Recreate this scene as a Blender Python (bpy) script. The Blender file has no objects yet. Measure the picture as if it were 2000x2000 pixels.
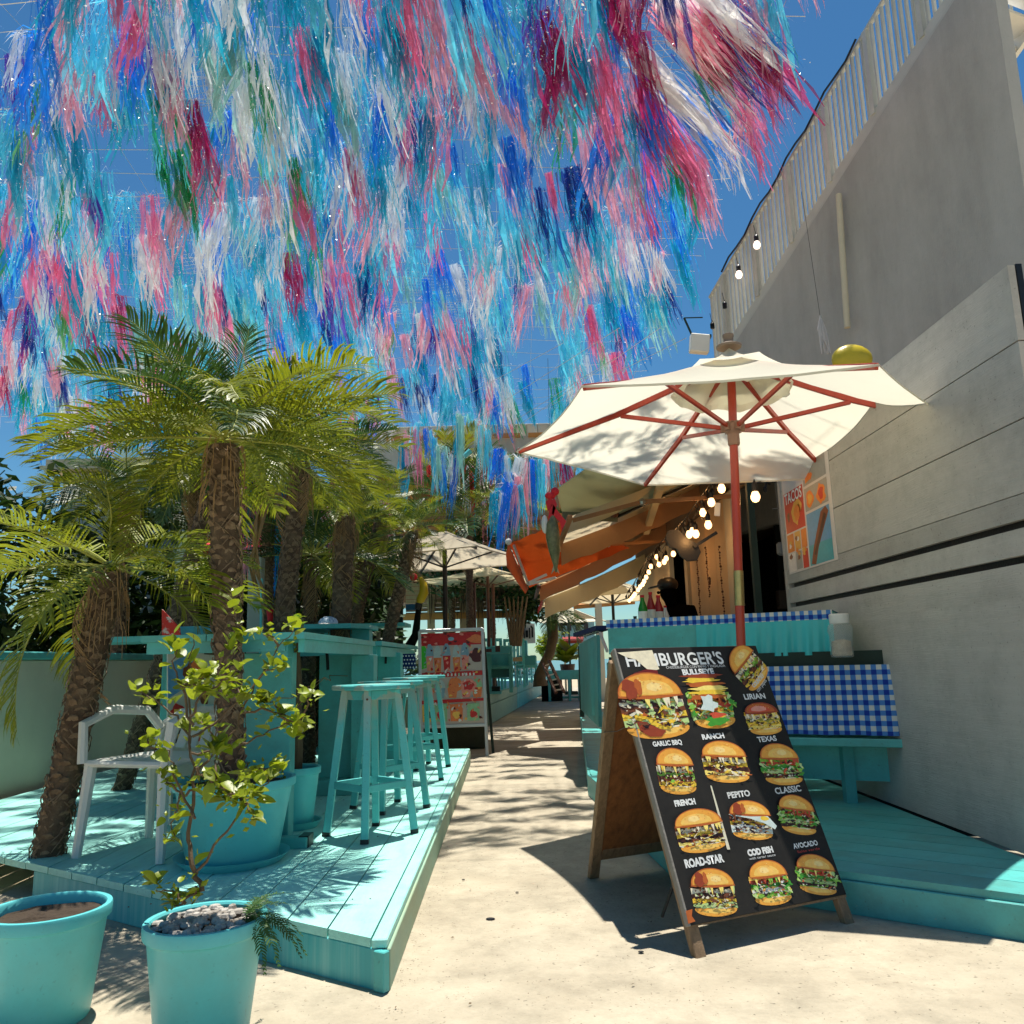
import bpy, math, random
import numpy as np
from mathutils import Vector, Matrix, noise as mn
random.seed(7); np.random.seed(7)
R = math.radians
S = bpy.context.scene
COL = S.collection

# ---------------------------------------------------------------- camera
CAM = Vector((0, 0, 1.0)); PITCH, ROLL, FPX = R(10.27), R(1.5), 1600.0
_f = Vector((0, math.cos(PITCH), math.sin(PITCH)))
_u0 = Vector((0, -math.sin(PITCH), math.cos(PITCH))); _r0 = Vector((1, 0, 0))
_u = _u0*math.cos(ROLL) + _r0*math.sin(ROLL); _r = _r0*math.cos(ROLL) - _u0*math.sin(ROLL)
cd = bpy.data.cameras.new('camera'); cam = bpy.data.objects.new('camera', cd); COL.objects.link(cam)
cam.matrix_world = Matrix(((_r.x, _u.x, -_f.x, CAM.x), (_r.y, _u.y, -_f.y, CAM.y), (_r.z, _u.z, -_f.z, CAM.z), (0, 0, 0, 1)))
cd.sensor_width = 36; cd.lens = FPX/2000*36; cd.clip_start = .05; cd.clip_end = 3000
S.camera = cam

# ---------------------------------------------------------------- light
SUN = Vector((.02, .19, 1)).normalized()
w = bpy.data.worlds.new('World'); S.world = w; w.use_nodes = True
nt = w.node_tree; bg = nt.nodes['Background']; sk = nt.nodes.new('ShaderNodeTexSky')
sk.sky_type = 'NISHITA'; sk.sun_disc = False
sk.sun_elevation = math.asin(SUN.z); sk.sun_rotation = math.atan2(SUN.x, SUN.y)
sk.altitude = 0; sk.air_density = 1.0; sk.dust_density = .15; sk.ozone_density = 4.0
hs = nt.nodes.new('ShaderNodeHueSaturation'); hs.inputs['Saturation'].default_value = 1.18; nt.links.new(sk.outputs[0], hs.inputs['Color'])
tn = nt.nodes.new('ShaderNodeMix'); tn.data_type = 'RGBA'; tn.blend_type = 'MULTIPLY'; tn.inputs[0].default_value = 1; tn.inputs[7].default_value = (.80, 1.06, 1.04, 1)
nt.links.new(hs.outputs[0], tn.inputs[6]); nt.links.new(tn.outputs[2], bg.inputs[0]); bg.inputs[1].default_value = .066
sl = bpy.data.lights.new('sun', 'SUN'); sl.energy = 5.0; sl.angle = R(.5); sl.color = (1, .95, .86)
so = bpy.data.objects.new('sun', sl); COL.objects.link(so)
so.rotation_euler = SUN.to_track_quat('Z', 'Y').to_euler()
vs = S.view_settings; vs.view_transform = 'Standard'; vs.look = 'None'; vs.gamma = 1; vs.use_curve_mapping = False
vs.exposure = .62
S.cycles.max_bounces = 8; S.cycles.transparent_max_bounces = 16; S.cycles.use_denoising = True
S.cycles.diffuse_bounces = 4; S.cycles.sample_clamp_indirect = 6

# ---------------------------------------------------------------- measuring: photo pixel + distance -> place
def ray(u, v):
    return _f + _r*((u-1000)/FPX) - _u*((v-1000)/FPX)
def at(u, v, Y):
    d = ray(u, v); return CAM + d*(Y/d.y)
def onz(u, v, z=0.0):
    d = ray(u, v); return CAM + d*((z-CAM.z)/d.z)
def pix(p):
    d = Vector(p)-CAM; k = d.dot(_f)
    return 1000+FPX*d.dot(_r)/k, 1000-FPX*d.dot(_u)/k

# ---------------------------------------------------------------- materials
def lin(c):
    return tuple(((x/255)/12.92 if x/255 <= .04045 else ((x/255+.055)/1.055)**2.4) for x in c)
MATS = {}
def mat(name, base, rough=.6, var=.18, scale=6, bump=.15, bscale=80, metal=0, transl=0, alpha=1, spec=.4,
        emit=0, ecol=None, second=None, mix=.5, mscale=3, stretch=(1, 1, 1), rnd=.12, coat=0, sharp=False, wear=None, wearamt=.5, dirt=None):
    if name in MATS: return MATS[name]
    m = bpy.data.materials.new(name); m.use_nodes = True; MATS[name] = m
    n, L = m.node_tree.nodes, m.node_tree.links
    b = n['Principled BSDF']; out = n['Material Output']
    b.inputs['Roughness'].default_value = rough; b.inputs['Metallic'].default_value = metal
    b.inputs['Specular IOR Level'].default_value = spec; b.inputs['Coat Weight'].default_value = coat
    b.inputs['Coat Roughness'].default_value = .15
    tc = n.new('ShaderNodeTexCoord'); mp = n.new('ShaderNodeMapping'); mp.inputs['Scale'].default_value = stretch
    oi = n.new('ShaderNodeObjectInfo')
    ad = n.new('ShaderNodeVectorMath'); ad.operation = 'ADD'
    mu = n.new('ShaderNodeMath'); mu.operation = 'MULTIPLY'; mu.inputs[1].default_value = 37.0
    L.new(oi.outputs['Random'], mu.inputs[0]); L.new(tc.outputs['Object'], ad.inputs[0]); L.new(mu.outputs[0], ad.inputs[1])
    L.new(ad.outputs[0], mp.inputs[0])
    nz = n.new('ShaderNodeTexNoise'); nz.inputs['Scale'].default_value = scale; nz.inputs['Detail'].default_value = 6
    nz.inputs['Roughness'].default_value = .65
    L.new(mp.outputs[0], nz.inputs['Vector'])
    src = None
    if second:
        rp = n.new('ShaderNodeValToRGB'); nz2 = n.new('ShaderNodeTexNoise'); nz2.inputs['Scale'].default_value = mscale
        nz2.inputs['Detail'].default_value = 8; nz2.inputs['Roughness'].default_value = .7
        L.new(mp.outputs[0], nz2.inputs['Vector']); L.new(nz2.outputs[0], rp.inputs[0])
        wd = .03 if sharp else .12
        rp.color_ramp.elements[0].position = max(0, mix-wd); rp.color_ramp.elements[1].position = min(1, mix+wd)
        rp.color_ramp.elements[0].color = (*base, 1); rp.color_ramp.elements[1].color = (*second, 1)
        src = rp.outputs[0]
    hv = n.new('ShaderNodeHueSaturation')
    if src: L.new(src, hv.inputs['Color'])
    else: hv.inputs['Color'].default_value = (*base, 1)
    # value = 1 + var*(noise-.5)*2 + rnd*(random-.5)*2
    m1 = n.new('ShaderNodeMath'); m1.operation = 'MULTIPLY_ADD'; m1.inputs[1].default_value = var*2.6; m1.inputs[2].default_value = 1-var*1.3-rnd
    L.new(nz.outputs[0], m1.inputs[0])
    m2 = n.new('ShaderNodeMath'); m2.operation = 'MULTIPLY_ADD'; m2.inputs[1].default_value = rnd*2
    L.new(oi.outputs['Random'], m2.inputs[0]); L.new(m1.outputs[0], m2.inputs[2]); L.new(m2.outputs[0], hv.inputs['Value'])
    col = hv.outputs[0]
    if wear:
        nw = n.new('ShaderNodeTexNoise'); nw.inputs['Scale'].default_value = 9; nw.inputs['Detail'].default_value = 10; nw.inputs['Roughness'].default_value = .8
        L.new(mp.outputs[0], nw.inputs['Vector'])
        rw = n.new('ShaderNodeValToRGB'); L.new(nw.outputs[0], rw.inputs[0])
        rw.color_ramp.elements[0].position = .52+.2*(1-wearamt); rw.color_ramp.elements[1].position = .56+.2*(1-wearamt)
        mx = n.new('ShaderNodeMix'); mx.data_type = 'RGBA'
        L.new(rw.outputs[0], mx.inputs[0]); L.new(col, mx.inputs[6]); mx.inputs[7].default_value = (*wear, 1)
        col = mx.outputs[2]
    if dirt:      # soft grime patches broken up by specks
        d1 = n.new('ShaderNodeTexNoise'); d1.inputs['Scale'].default_value = 4; d1.inputs['Detail'].default_value = 12; d1.inputs['Roughness'].default_value = .78; L.new(ad.outputs[0], d1.inputs['Vector'])
        d2 = n.new('ShaderNodeTexNoise'); d2.inputs['Scale'].default_value = 70; d2.inputs['Detail'].default_value = 4; L.new(ad.outputs[0], d2.inputs['Vector'])
        r1 = n.new('ShaderNodeValToRGB'); L.new(d1.outputs[0], r1.inputs[0]); r1.color_ramp.elements[0].position = .45; r1.color_ramp.elements[1].position = .75; r1.color_ramp.elements[1].color = (dirt,)*3+(1,)
        r2 = n.new('ShaderNodeValToRGB'); L.new(d2.outputs[0], r2.inputs[0]); r2.color_ramp.elements[0].position = .66; r2.color_ramp.elements[1].position = .70; r2.color_ramp.elements[1].color = (dirt*1.3,)*3+(1,)
        mxx = n.new('ShaderNodeMath'); mxx.operation = 'ADD'; mxx.use_clamp = True; L.new(r1.outputs[0], mxx.inputs[0]); L.new(r2.outputs[0], mxx.inputs[1])
        mx = n.new('ShaderNodeMix'); mx.data_type = 'RGBA'; L.new(mxx.outputs[0], mx.inputs[0]); L.new(col, mx.inputs[6]); mx.inputs[7].default_value = (.05, .045, .03, 1); col = mx.outputs[2]
    L.new(col, b.inputs['Base Color'])
    if bump:
        nb = n.new('ShaderNodeTexNoise'); nb.inputs['Scale'].default_value = bscale; nb.inputs['Detail'].default_value = 5
        L.new(mp.outputs[0], nb.inputs['Vector'])
        bp = n.new('ShaderNodeBump'); bp.inputs['Strength'].default_value = bump; bp.inputs['Distance'].default_value = .01
        L.new(nb.outputs[0], bp.inputs['Height']); L.new(bp.outputs[0], b.inputs['Normal'])
    if emit:
        b.inputs['Emission Color'].default_value = (*(ecol or base), 1); b.inputs['Emission Strength'].default_value = emit
    last = b.outputs[0]
    if transl:
        tr = n.new('ShaderNodeBsdfTranslucent'); L.new(col, tr.inputs[0]); ms = n.new('ShaderNodeMixShader'); ms.inputs[0].default_value = transl
        L.new(last, ms.inputs[1]); L.new(tr.outputs[0], ms.inputs[2]); last = ms.outputs[0]
    if alpha < 1:
        tp = n.new('ShaderNodeBsdfTransparent'); ms = n.new('ShaderNodeMixShader'); ms.inputs[0].default_value = alpha
        L.new(tp.outputs[0], ms.inputs[1]); L.new(last, ms.inputs[2]); last = ms.outputs[0]
    L.new(last, out.inputs[0])
    return m

TEAL = (.085, .43, .41)
M = dict(
 teal=mat('teal_paint', TEAL, .45, .12, 3, .12, 60, second=(.085, .345, .31), mix=.55, mscale=2, rnd=.07, wear=(.20, .36, .30), wearamt=.34, dirt=.22),
 deck=mat('teal_deck_paint', (.34, .74, .66), .5, .14, 4, .25, 30, stretch=(6, 1, 6), second=(.26, .62, .55), mix=.58, mscale=1.6, rnd=.07, wear=(.32, .50, .42), wearamt=.45, dirt=.2),
 sage=mat('sage_green_paint', (.20, .33, .24), .55, .2, 3, .2, 40, stretch=(4, 1, 4), rnd=.08, wear=(.30, .36, .25), wearamt=.4),
 stool=mat('worn_teal_paint', (.115, .52, .51), .45, .14, 4, .1, 60, rnd=.06, wear=(.42, .46, .36), wearamt=.40, dirt=.25),
 pot=mat('teal_planter_plastic', (.11, .54, .56), .38, .1, 5, .04, 30, rnd=.05, second=(.13, .50, .50), mix=.6, mscale=3, dirt=.12),
 white=mat('white_paint', (.72, .70, .64), .5, .1, 4, .08, 40),
 cream=mat('cream_plaster', (.62, .56, .42), .8, .1, 3, .1, 40),
 grey=mat('grey_rendered_wall', (.46, .45, .42), .8, .16, 1.2, .3, 60, dirt=.12, second=(.37, .36, .335), mix=.55, mscale=.8, stretch=(2, 2, .4)),
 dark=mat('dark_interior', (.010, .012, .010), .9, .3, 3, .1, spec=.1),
 black=mat('black_plastic', (.012, .012, .013), .4, .1),
 rust=mat('brown_steel', (.10, .035, .02), .5, .25, 8, .1),
 redwood=mat('red_varnished_wood', (.42, .045, .02), .3, .25, 4, .1, 60, stretch=(8, 8, 1), coat=.3),
 canvas=mat('cream_canvas', (.80, .76, .62), .85, .05, 2, .12, 350, transl=.5, rnd=.02),
 khaki=mat('khaki_canvas', (.48, .45, .30), .85, .08, 3, .12, 300, transl=.4),
 beige=mat('beige_canvas', (.70, .58, .37), .85, .08, 3, .2, 25, transl=.45),
 tan=mat('brown_canvas', (.44, .22, .10), .85, .15, 3, .3, 25, transl=.35),
 taupe=mat('taupe_canvas', (.56, .49, .36), .85, .08, 3, .12, 300, transl=.5),
 orange=mat('orange_canvas', (.60, .085, .010), .8, .2, 3, .3, 30, transl=.12),
 red=mat('red_cloth', (.6, .015, .02), .6, .1, 5, .1),
 metal=mat('grey_metal', (.45, .44, .42), .35, .1, metal=.8),
 alu=mat('aluminium_frame', (.62, .62, .60), .4, .1, metal=.3),
 brass=mat('brass', (.5, .36, .14), .3, .3, 20, .1, metal=.9),
 oldwood=mat('weathered_timber', (.26, .17, .095), .75, .3, 6, .4, 50, stretch=(9, 9, 1), second=(.17, .11, .06), mix=.55, mscale=5, wear=(.10, .065, .04), wearamt=.25),
 plywood=mat('varnished_plywood', (.26, .10, .03), .6, .3, 5, .25, 40, stretch=(7, 7, .8), second=(.15, .055, .018), mix=.55, mscale=4),
 palewood=mat('pale_timber', (.42, .30, .17), .7, .25, 6, .3, 50, stretch=(8, 8, 1)),
 orangewood=mat('orange_timber', (.55, .24, .06), .6, .2, 4, .2, 40),
 board=mat('black_printed_board', (.020, .018, .016), .62, .35, 5, .1, 30, spec=.22, dirt=.25),
 ink=mat('white_print', (.75, .75, .72), .5, .06),
 soil=mat('potting_soil', (.045, .03, .018), .95, .4, 30, .8, 60),
 trunk=mat('palm_bark', (.14, .095, .055), .9, .4, 14, .8, 40, second=(.07, .042, .025), mix=.5, mscale=9),
 scar=mat('palm_leaf_base', (.25, .175, .105), .85, .35, 20, .6, 60, second=(.13, .08, .045), mix=.5, mscale=14),
 bark=mat('grey_brown_bark', (.16, .105, .06), .9, .35, 12, .7, 40),
 frond=mat('palm_leaflet_green', (.26, .275, .012), .42, .3, 9, .05, 60, transl=.42, rnd=.25, second=(.17, .21, .012), mix=.5, mscale=3, spec=.6),
 frondd=mat('palm_leaflet_deep_green', (.04, .09, .015), .45, .3, 9, .05, 60, transl=.3, rnd=.25, spec=.6),
 rachis=mat('palm_rib', (.33, .34, .06), .45, .2, 9, .05),
 dry=mat('dry_palm_leaf', (.32, .2, .09), .8, .3, 9, .2, transl=.2),
 leaf=mat('shrub_leaf', (.25, .31, .012), .38, .25, 14, .08, 50, transl=.45, rnd=.32, spec=.6),
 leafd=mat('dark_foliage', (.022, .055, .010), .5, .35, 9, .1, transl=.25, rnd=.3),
 stem=mat('woody_stem', (.13, .085, .045), .8, .3, 15, .4),
 fern=mat('fern_green', (.05, .12, .02), .5, .3, 14, transl=.3),
 glass=mat('bottle_glass_green', (.02, .30, .03), .15, .05, spec=.6, transl=.4),
 bulb=mat('lit_bulb', (1, .62, .25), .2, 0, rnd=0, bump=0, emit=2.4, ecol=(1, .58, .26)),
 bulboff=mat('clear_bulb_warm', (1, .8, .7), .2, 0, rnd=0, bump=0, emit=1.6, ecol=(1, .72, .6)),
 navy=mat('navy_cloth', (.015, .03, .12), .8, .1),
 ledge=mat('dark_green_timber', (.012, .03, .022), .7, .2),
 gedge=mat('chipped_grey_edge', (.24, .22, .19), .7, .3, 12, .3, 60, wear=(.08, .06, .04), wearamt=.4),
 skin=mat('shadowed_skin', (.10, .05, .03), .6, .1),
)

# ---------------------------------------------------------------- mesh builder
class MB:
    def __init__(s): s.v = []; s.f = []; s.m = []; s.cur = 0
    def add(s, vs, fs):
        o = len(s.v); s.v += [tuple(v) for v in vs]; s.f += [tuple(i+o for i in f) for f in fs]; s.m += [s.cur]*len(fs); return s
    def quad(s, a, b, c, d): return s.add([a, b, c, d], [(0, 1, 2, 3)])
    def poly(s, pts): return s.add(pts, [tuple(range(len(pts)))])
    def box(s, c, sz, M3=None, bev=0):
        x, y, z = sz[0]/2, sz[1]/2, sz[2]/2; P = []; cc0 = Vector(c)
        if bev:
            b = min(bev, x*.9, y*.9, z*.9)
            for sx in (-1, 1):
                for sy in (-1, 1):
                    for sz_ in (-1, 1):
                        P += [(sx*x, sy*(y-b), sz_*(z-b)), (sx*(x-b), sy*y, sz_*(z-b)), (sx*(x-b), sy*(y-b), sz_*z)]
            def I(a, bb, cc, k): return ((a > 0)*4+(bb > 0)*2+(cc > 0))*3+k
            F = []
            for sgn in (-1, 1):
                q = [I(sgn, -1, -1, 0), I(sgn, 1, -1, 0), I(sgn, 1, 1, 0), I(sgn, -1, 1, 0)]; F.append(q if sgn > 0 else q[::-1])
                q = [I(-1, sgn, -1, 1), I(1, sgn, -1, 1), I(1, sgn, 1, 1), I(-1, sgn, 1, 1)]; F.append(q[::-1] if sgn > 0 else q)
                q = [I(-1, -1, sgn, 2), I(1, -1, sgn, 2), I(1, 1, sgn, 2), I(-1, 1, sgn, 2)]; F.append(q if sgn > 0 else q[::-1])
            for a in (-1, 1):
                for c in (-1, 1):
                    F.append([I(a, c, -1, 0), I(a, c, 1, 0), I(a, c, 1, 1), I(a, c, -1, 1)])
                    F.append([I(a, -1, c, 0), I(a, 1, c, 0), I(a, 1, c, 2), I(a, -1, c, 2)])
                    F.append([I(-1, a, c, 1), I(1, a, c, 1), I(1, a, c, 2), I(-1, a, c, 2)])
                    for e in (-1, 1): F.append([I(a, c, e, 0), I(a, c, e, 1), I(a, c, e, 2)])
        else:
            P = [(sx*x, sy*y, sz_*z) for sx in (-1, 1) for sy in (-1, 1) for sz_ in (-1, 1)]
            F = [(0, 1, 3, 2), (4, 6, 7, 5), (0, 4, 5, 1), (2, 3, 7, 6), (0, 2, 6, 4), (1, 5, 7, 3)]
        c = cc0
        P = [c + (M3 @ Vector(p) if M3 is not None else Vector(p)) for p in P]
        return s.add(P, F)
    def bar(s, a, b, w, h, up=(0, 0, 1), bev=0, ext=0):
        a, b = Vector(a), Vector(b); d = (b-a); L = d.length
        if L < 1e-6: return s
        y = d/L; z = Vector(up); z = z - y*z.dot(y)
        if z.length < 1e-4: z = Vector((1, 0, 0)) - y*y.x
        z.normalize(); x = y.cross(z)
        return s.box((a+b)/2, (w, L+ext, h), Matrix((x, y, z)).transposed(), bev)
    def tube(s, pts, rad, n=8, cap=True):
        pts = [Vector(p) for p in pts]
        if not hasattr(rad, '__len__'): rad = [rad]*len(pts)
        rings = []; prev = None
        for i, p in enumerate(pts):
            t = (pts[min(i+1, len(pts)-1)]-pts[max(i-1, 0)])
            if t.length < 1e-9: t = Vector((0, 0, 1))
            t.normalize()
            if prev is None:
                prev = t.orthogonal().normalized()
            prev = (prev - t*prev.dot(t)); prev.normalize(); q = t.cross(prev)
            rings.append([p + (prev*math.cos(2*math.pi*k/n)+q*math.sin(2*math.pi*k/n))*rad[i] for k in range(n)])
        V = [v for r in rings for v in r]; F = []
        for i in range(len(pts)-1):
            for k in range(n): F.append((i*n+k, i*n+(k+1) % n, (i+1)*n+(k+1) % n, (i+1)*n+k))
        if cap: F.append(tuple(range(n))[::-1]); F.append(tuple(range((len(pts)-1)*n, len(pts)*n)))
        return s.add(V, F)
    def lathe(s, prof, c=(0, 0, 0), n=24, axis=None, sx=1, sy=1):
        c = Vector(c); V = []; F = []
        for r, z in prof:
            for k in range(n):
                a = 2*math.pi*k/n; p = Vector((r*math.cos(a)*sx, r*math.sin(a)*sy, z)); V.append(c + (axis @ p if axis is not None else p))
        for i in range(len(prof)-1):
            for k in range(n): F.append((i*n+k, i*n+(k+1) % n, (i+1)*n+(k+1) % n, (i+1)*n+k))
        F.append(tuple(range(n))[::-1]); F.append(tuple(range((len(prof)-1)*n, len(prof)*n)))
        return s.add(V, F)
    def slab(s, pts, t, up=(0, 0, 1)):
        n = len(pts); a = [Vector(p) for p in pts]; b = [p - Vector(up)*t for p in a]
        return s.add(a+b, [tuple(range(n)), tuple(range(n, 2*n))[::-1]] + [(i, i+n, (i+1) % n+n, (i+1) % n) for i in range(n)])
    def ball(s, c, r, n=10, sq=(1, 1, 1)):
        V = []; F = []; c = Vector(c); m = max(4, n//2)
        for i in range(m+1):
            th = math.pi*i/m
            for k in range(n):
                a = 2*math.pi*k/n; V.append(c+Vector((r*sq[0]*math.sin(th)*math.cos(a), r*sq[1]*math.sin(th)*math.sin(a), r*sq[2]*math.cos(th))))
        for i in range(m):
            for k in range(n): F.append((i*n+k, (i+1)*n+k, (i+1)*n+(k+1) % n, i*n+(k+1) % n))
        return s.add(V, F)
    def mesh(s, name, mats, off=(0, 0, 0), smooth=False):
        me = bpy.data.meshes.new(name); off = Vector(off)
        me.from_pydata([tuple(Vector(v)-off) for v in s.v], [], s.f)
        if not isinstance(mats, (list, tuple)): mats = [mats]
        for m in mats: me.materials.append(m)
        if len(mats) > 1: me.polygons.foreach_set('material_index', s.m)
        if smooth: me.shade_smooth() if hasattr(me, 'shade_smooth') else me.polygons.foreach_set('use_smooth', [True]*len(me.polygons))
        me.update(); return me
    def build(s, name, mats, parent=None, label=None, smooth=False, world=True):
        off = root_loc(parent) if (parent and world) else (0, 0, 0)
        o = bpy.data.objects.new(name, s.mesh(name, mats, off, smooth)); COL.objects.link(o)
        if parent: o.parent = parent
        if label: o['label'] = label
        if smooth:
            try: o.data.set_sharp_from_angle(angle=R(40))
            except Exception: pass
        return o
def root_loc(o):
    l = Vector((0, 0, 0))
    while o: l += o.location; o = o.parent
    return l
def tag(o, label, cat, group=None):
    o['label'] = label; o['category'] = cat
    if group: o['group'] = group
    return o
def thing(name, label, cat, loc=(0, 0, 0), group=None, rz=0):
    o = bpy.data.objects.new(name, None); COL.objects.link(o); o.location = loc; o.rotation_euler = (0, 0, rz)
    o.empty_display_size = .1
    return tag(o, label, cat, group)
def setting(o, kind='structure'): o['kind'] = kind; return o
def kids(o): return [c for c in COL.objects if c.parent == o]
def copy_tree(o, loc=None, rz=None, label=None):
    c = o.copy(); COL.objects.link(c)
    if loc is not None: c.location = loc
    if rz is not None: c.rotation_euler = (0, 0, rz)
    if label: c['label'] = label
    for ch in CH.get(o.name, kids(o)):
        d = ch.copy(); COL.objects.link(d); d.parent = c
        for g in kids(ch):
            e = g.copy(); COL.objects.link(e); e.parent = d
    return c
CH = {}
def inst(name, me, parent, M4=None):
    o = bpy.data.objects.new(name, me); COL.objects.link(o); o.parent = parent
    if M4 is not None: o.matrix_basis = M4
    return o
V = Vector

def stool_paint():
    m = M['stool']; n, L = m.node_tree.nodes, m.node_tree.links; b = n['Principled BSDF']; src = b.inputs['Base Color'].links[0].from_socket
    tc = n.new('ShaderNodeTexCoord'); sp = n.new('ShaderNodeSeparateXYZ'); L.new(tc.outputs['Object'], sp.inputs[0])
    nz = n.new('ShaderNodeTexNoise'); nz.inputs['Scale'].default_value = 7; nz.inputs['Detail'].default_value = 8; L.new(tc.outputs['Object'], nz.inputs['Vector'])
    a = n.new('ShaderNodeMath'); a.operation = 'MULTIPLY_ADD'; a.inputs[1].default_value = .55; L.new(nz.outputs[0], a.inputs[0]); L.new(sp.outputs[2], a.inputs[2])
    r = n.new('ShaderNodeValToRGB'); L.new(a.outputs[0], r.inputs[0]); e = r.color_ramp.elements; e[0].position = .80; e[0].color = (0, 0, 0, 1); e[1].position = .95; e[1].color = (.8, .8, .8, 1)
    q = e.new(.985); q.color = (.75, .75, .75, 1); q = e.new(1.0); q.color = (.0, .0, .0, 1)
    mx = n.new('ShaderNodeMix'); mx.data_type = 'RGBA'; L.new(r.outputs[0], mx.inputs[0]); L.new(src, mx.inputs[6]); mx.inputs[7].default_value = (.42, .41, .33, 1); L.new(mx.outputs[2], b.inputs['Base Color'])
stool_paint()
# ================================================================ SETTING
def sheet(name, pts, z, m, kind='structure'):
    o = MB().poly([(x, y, z) for x, y in pts]).build(name, m); setting(o, kind); return o
ground_m = mat('sandy_ground', (.40, .33, .22), .9, .25, 1.5, .4, 50)
path_m = mat('worn_concrete', (.44, .385, .285), .85, .2, 2.2, .5, 55, dirt=.42, second=(.36, .31, .225), mix=.52, mscale=2.6, rnd=0, wear=(.25, .20, .13), wearamt=.42)
sheet('ground', [(-400, -60), (400, -60), (400, 45), (-400, 45)], -.06, ground_m)
sheet('sea', [(-900, 45), (900, 45), (900, 1500), (-900, 1500)], -.5, mat('sea_water', (.02, .12, .18), .15, .2, .5, .5, 1))
# path: slightly uneven slab, subdivided
def path():
    b = MB(); nx, ny = 40, 150; x0, x1, y0, y1 = -2.4, 3.0, .3, 30
    V_ = []
    for j in range(ny+1):
        for i in range(nx+1):
            x = x0+(x1-x0)*i/nx; y = y0+(y1-y0)*(j/ny)**1.6
            V_.append((x, y, .004*mn.noise(V((x*2.3, y*2.3, 0)))+.0015*mn.noise(V((x*11, y*11, 3)))))
    F = [(j*(nx+1)+i, j*(nx+1)+i+1, (j+1)*(nx+1)+i+1, (j+1)*(nx+1)+i) for j in range(ny) for i in range(nx)]
    b.add(V_, F); o = b.build('path', path_m, smooth=True); setting(o)
    for (u, v, r) in ((958, 1797, .014), (905, 1720, .006), (1010, 1745, .006), (1252, 1862, .008)):
        p = onz(u, v, 0); MB().lathe([(r, .0045), (r*.9, .0065), (r*.3, .0075)], p+V((0, 0, .0)), 10, sx=1.3).build('gum_spot', M['black'], o)
path()
# fallen bits, leaves and grit on the path: nobody could count them
def litter():
    b = MB(); rs = random.Random(3)
    for i in range(900):
        y = 2.6+rs.random()**1.5*9; x = rs.uniform(-.44, .55) if i % 3 else -.41+abs(rs.gauss(0, .03)); r = rs.uniform(.0008, .0022)*(1 if rs.random() < .96 else 2.6)
        a = rs.random()*6.3; p = V((x, y, .006)); e = V((math.cos(a), math.sin(a), 0))*r*1.6; n = V((-math.sin(a), math.cos(a), 0))*r*.7
        b.poly([p-e, p-n+V((0, 0, r*.6)), p+e, p+n])
    o = b.build('grit', mat('dry_bits', (.12, .08, .04), .9)); setting(o, 'stuff')
litter()

# ---------------------------------------------------------------- left deck, planks running along the path
def plank(name, a, b_, wdt, t, m, parent, up=(0, 0, 1)):
    return MB().bar(a, b_, wdt, t, up, bev=.004).build(name, m, parent)
deck = thing('wooden_deck', 'low teal painted timber deck with long planks left of the path, under the bar stools', 'deck', (-1.2, 5, 0))
rs = random.Random(5)
def front_y(x): return 2.74 + (-.42-x)*.66 if x < -.42 else 2.74
edgeX = [-.425, -.475]; x = -.475; i = 0
MB().bar((-.452, front_y(-.45)+.01, .136), (-.505, 8.43, .136), .05, .028, bev=.004).build('edge_board', M['deck'], deck)
while x > -3.4:
    wd = .162; xc = x-wd/2-.003
    y0 = front_y(xc)
    # planks are sawn along the slanted front edge
    b = MB(); t = rs.uniform(-.0012, .0012); z1 = .15+t; z0 = .122
    xa, xb = x-.006, x-wd; sh = -.05*(1)
    P = [(xa, front_y(xa), z1), (xb, front_y(xb), z1), (xb+sh, 8.43, z1), (xa+sh, 8.43, z1)]
    b.slab([V(p) for p in P], .028); b.build('plank', M['deck'], deck)
    # screw heads
    x -= wd; i += 1
sb = MB()
for k in range(60):
    xk = -.55-.081*(k % 12)-rs.uniform(-.01, .01); yk = (3.2, 4.35, 5.5, 6.7, 7.9)[k//12]+rs.uniform(-.03, .03)
    sb.lathe([(.0035, .1505), (.0035, .1525), (.001, .153)], (xk, yk, 0), 6)
sb.build('screw_head', M['rust'], deck)
MB().bar((-.427, 2.77, .06), (-.485, 8.43, .06), .02, .122, bev=.003).build('side_board', mat('teal_side_board', (.33, .42, .28), .6, .25, 3, .2, 40, stretch=(1, .3, 1), second=(.22, .42, .34), mix=.5, mscale=2, wear=(.20, .19, .12), wearamt=.4), deck)
streak = mat('streaked_teal_board', (.06, .42, .44), .45, .1, 3, .1, 50, stretch=(26, 26, .6), second=(.20, .56, .55), mix=.56, mscale=1.0)
MB().bar((-.44, 2.765, .06), (-2.2, front_y(-2.2)+.02, .06), .02, .122, bev=.003).build('front_board', streak, deck)
MB().bar((-.425, 2.748, .061), (-.462, 2.772, .061), .028, .118, bev=.003).build('corner_trim', M['teal'], deck)

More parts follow.
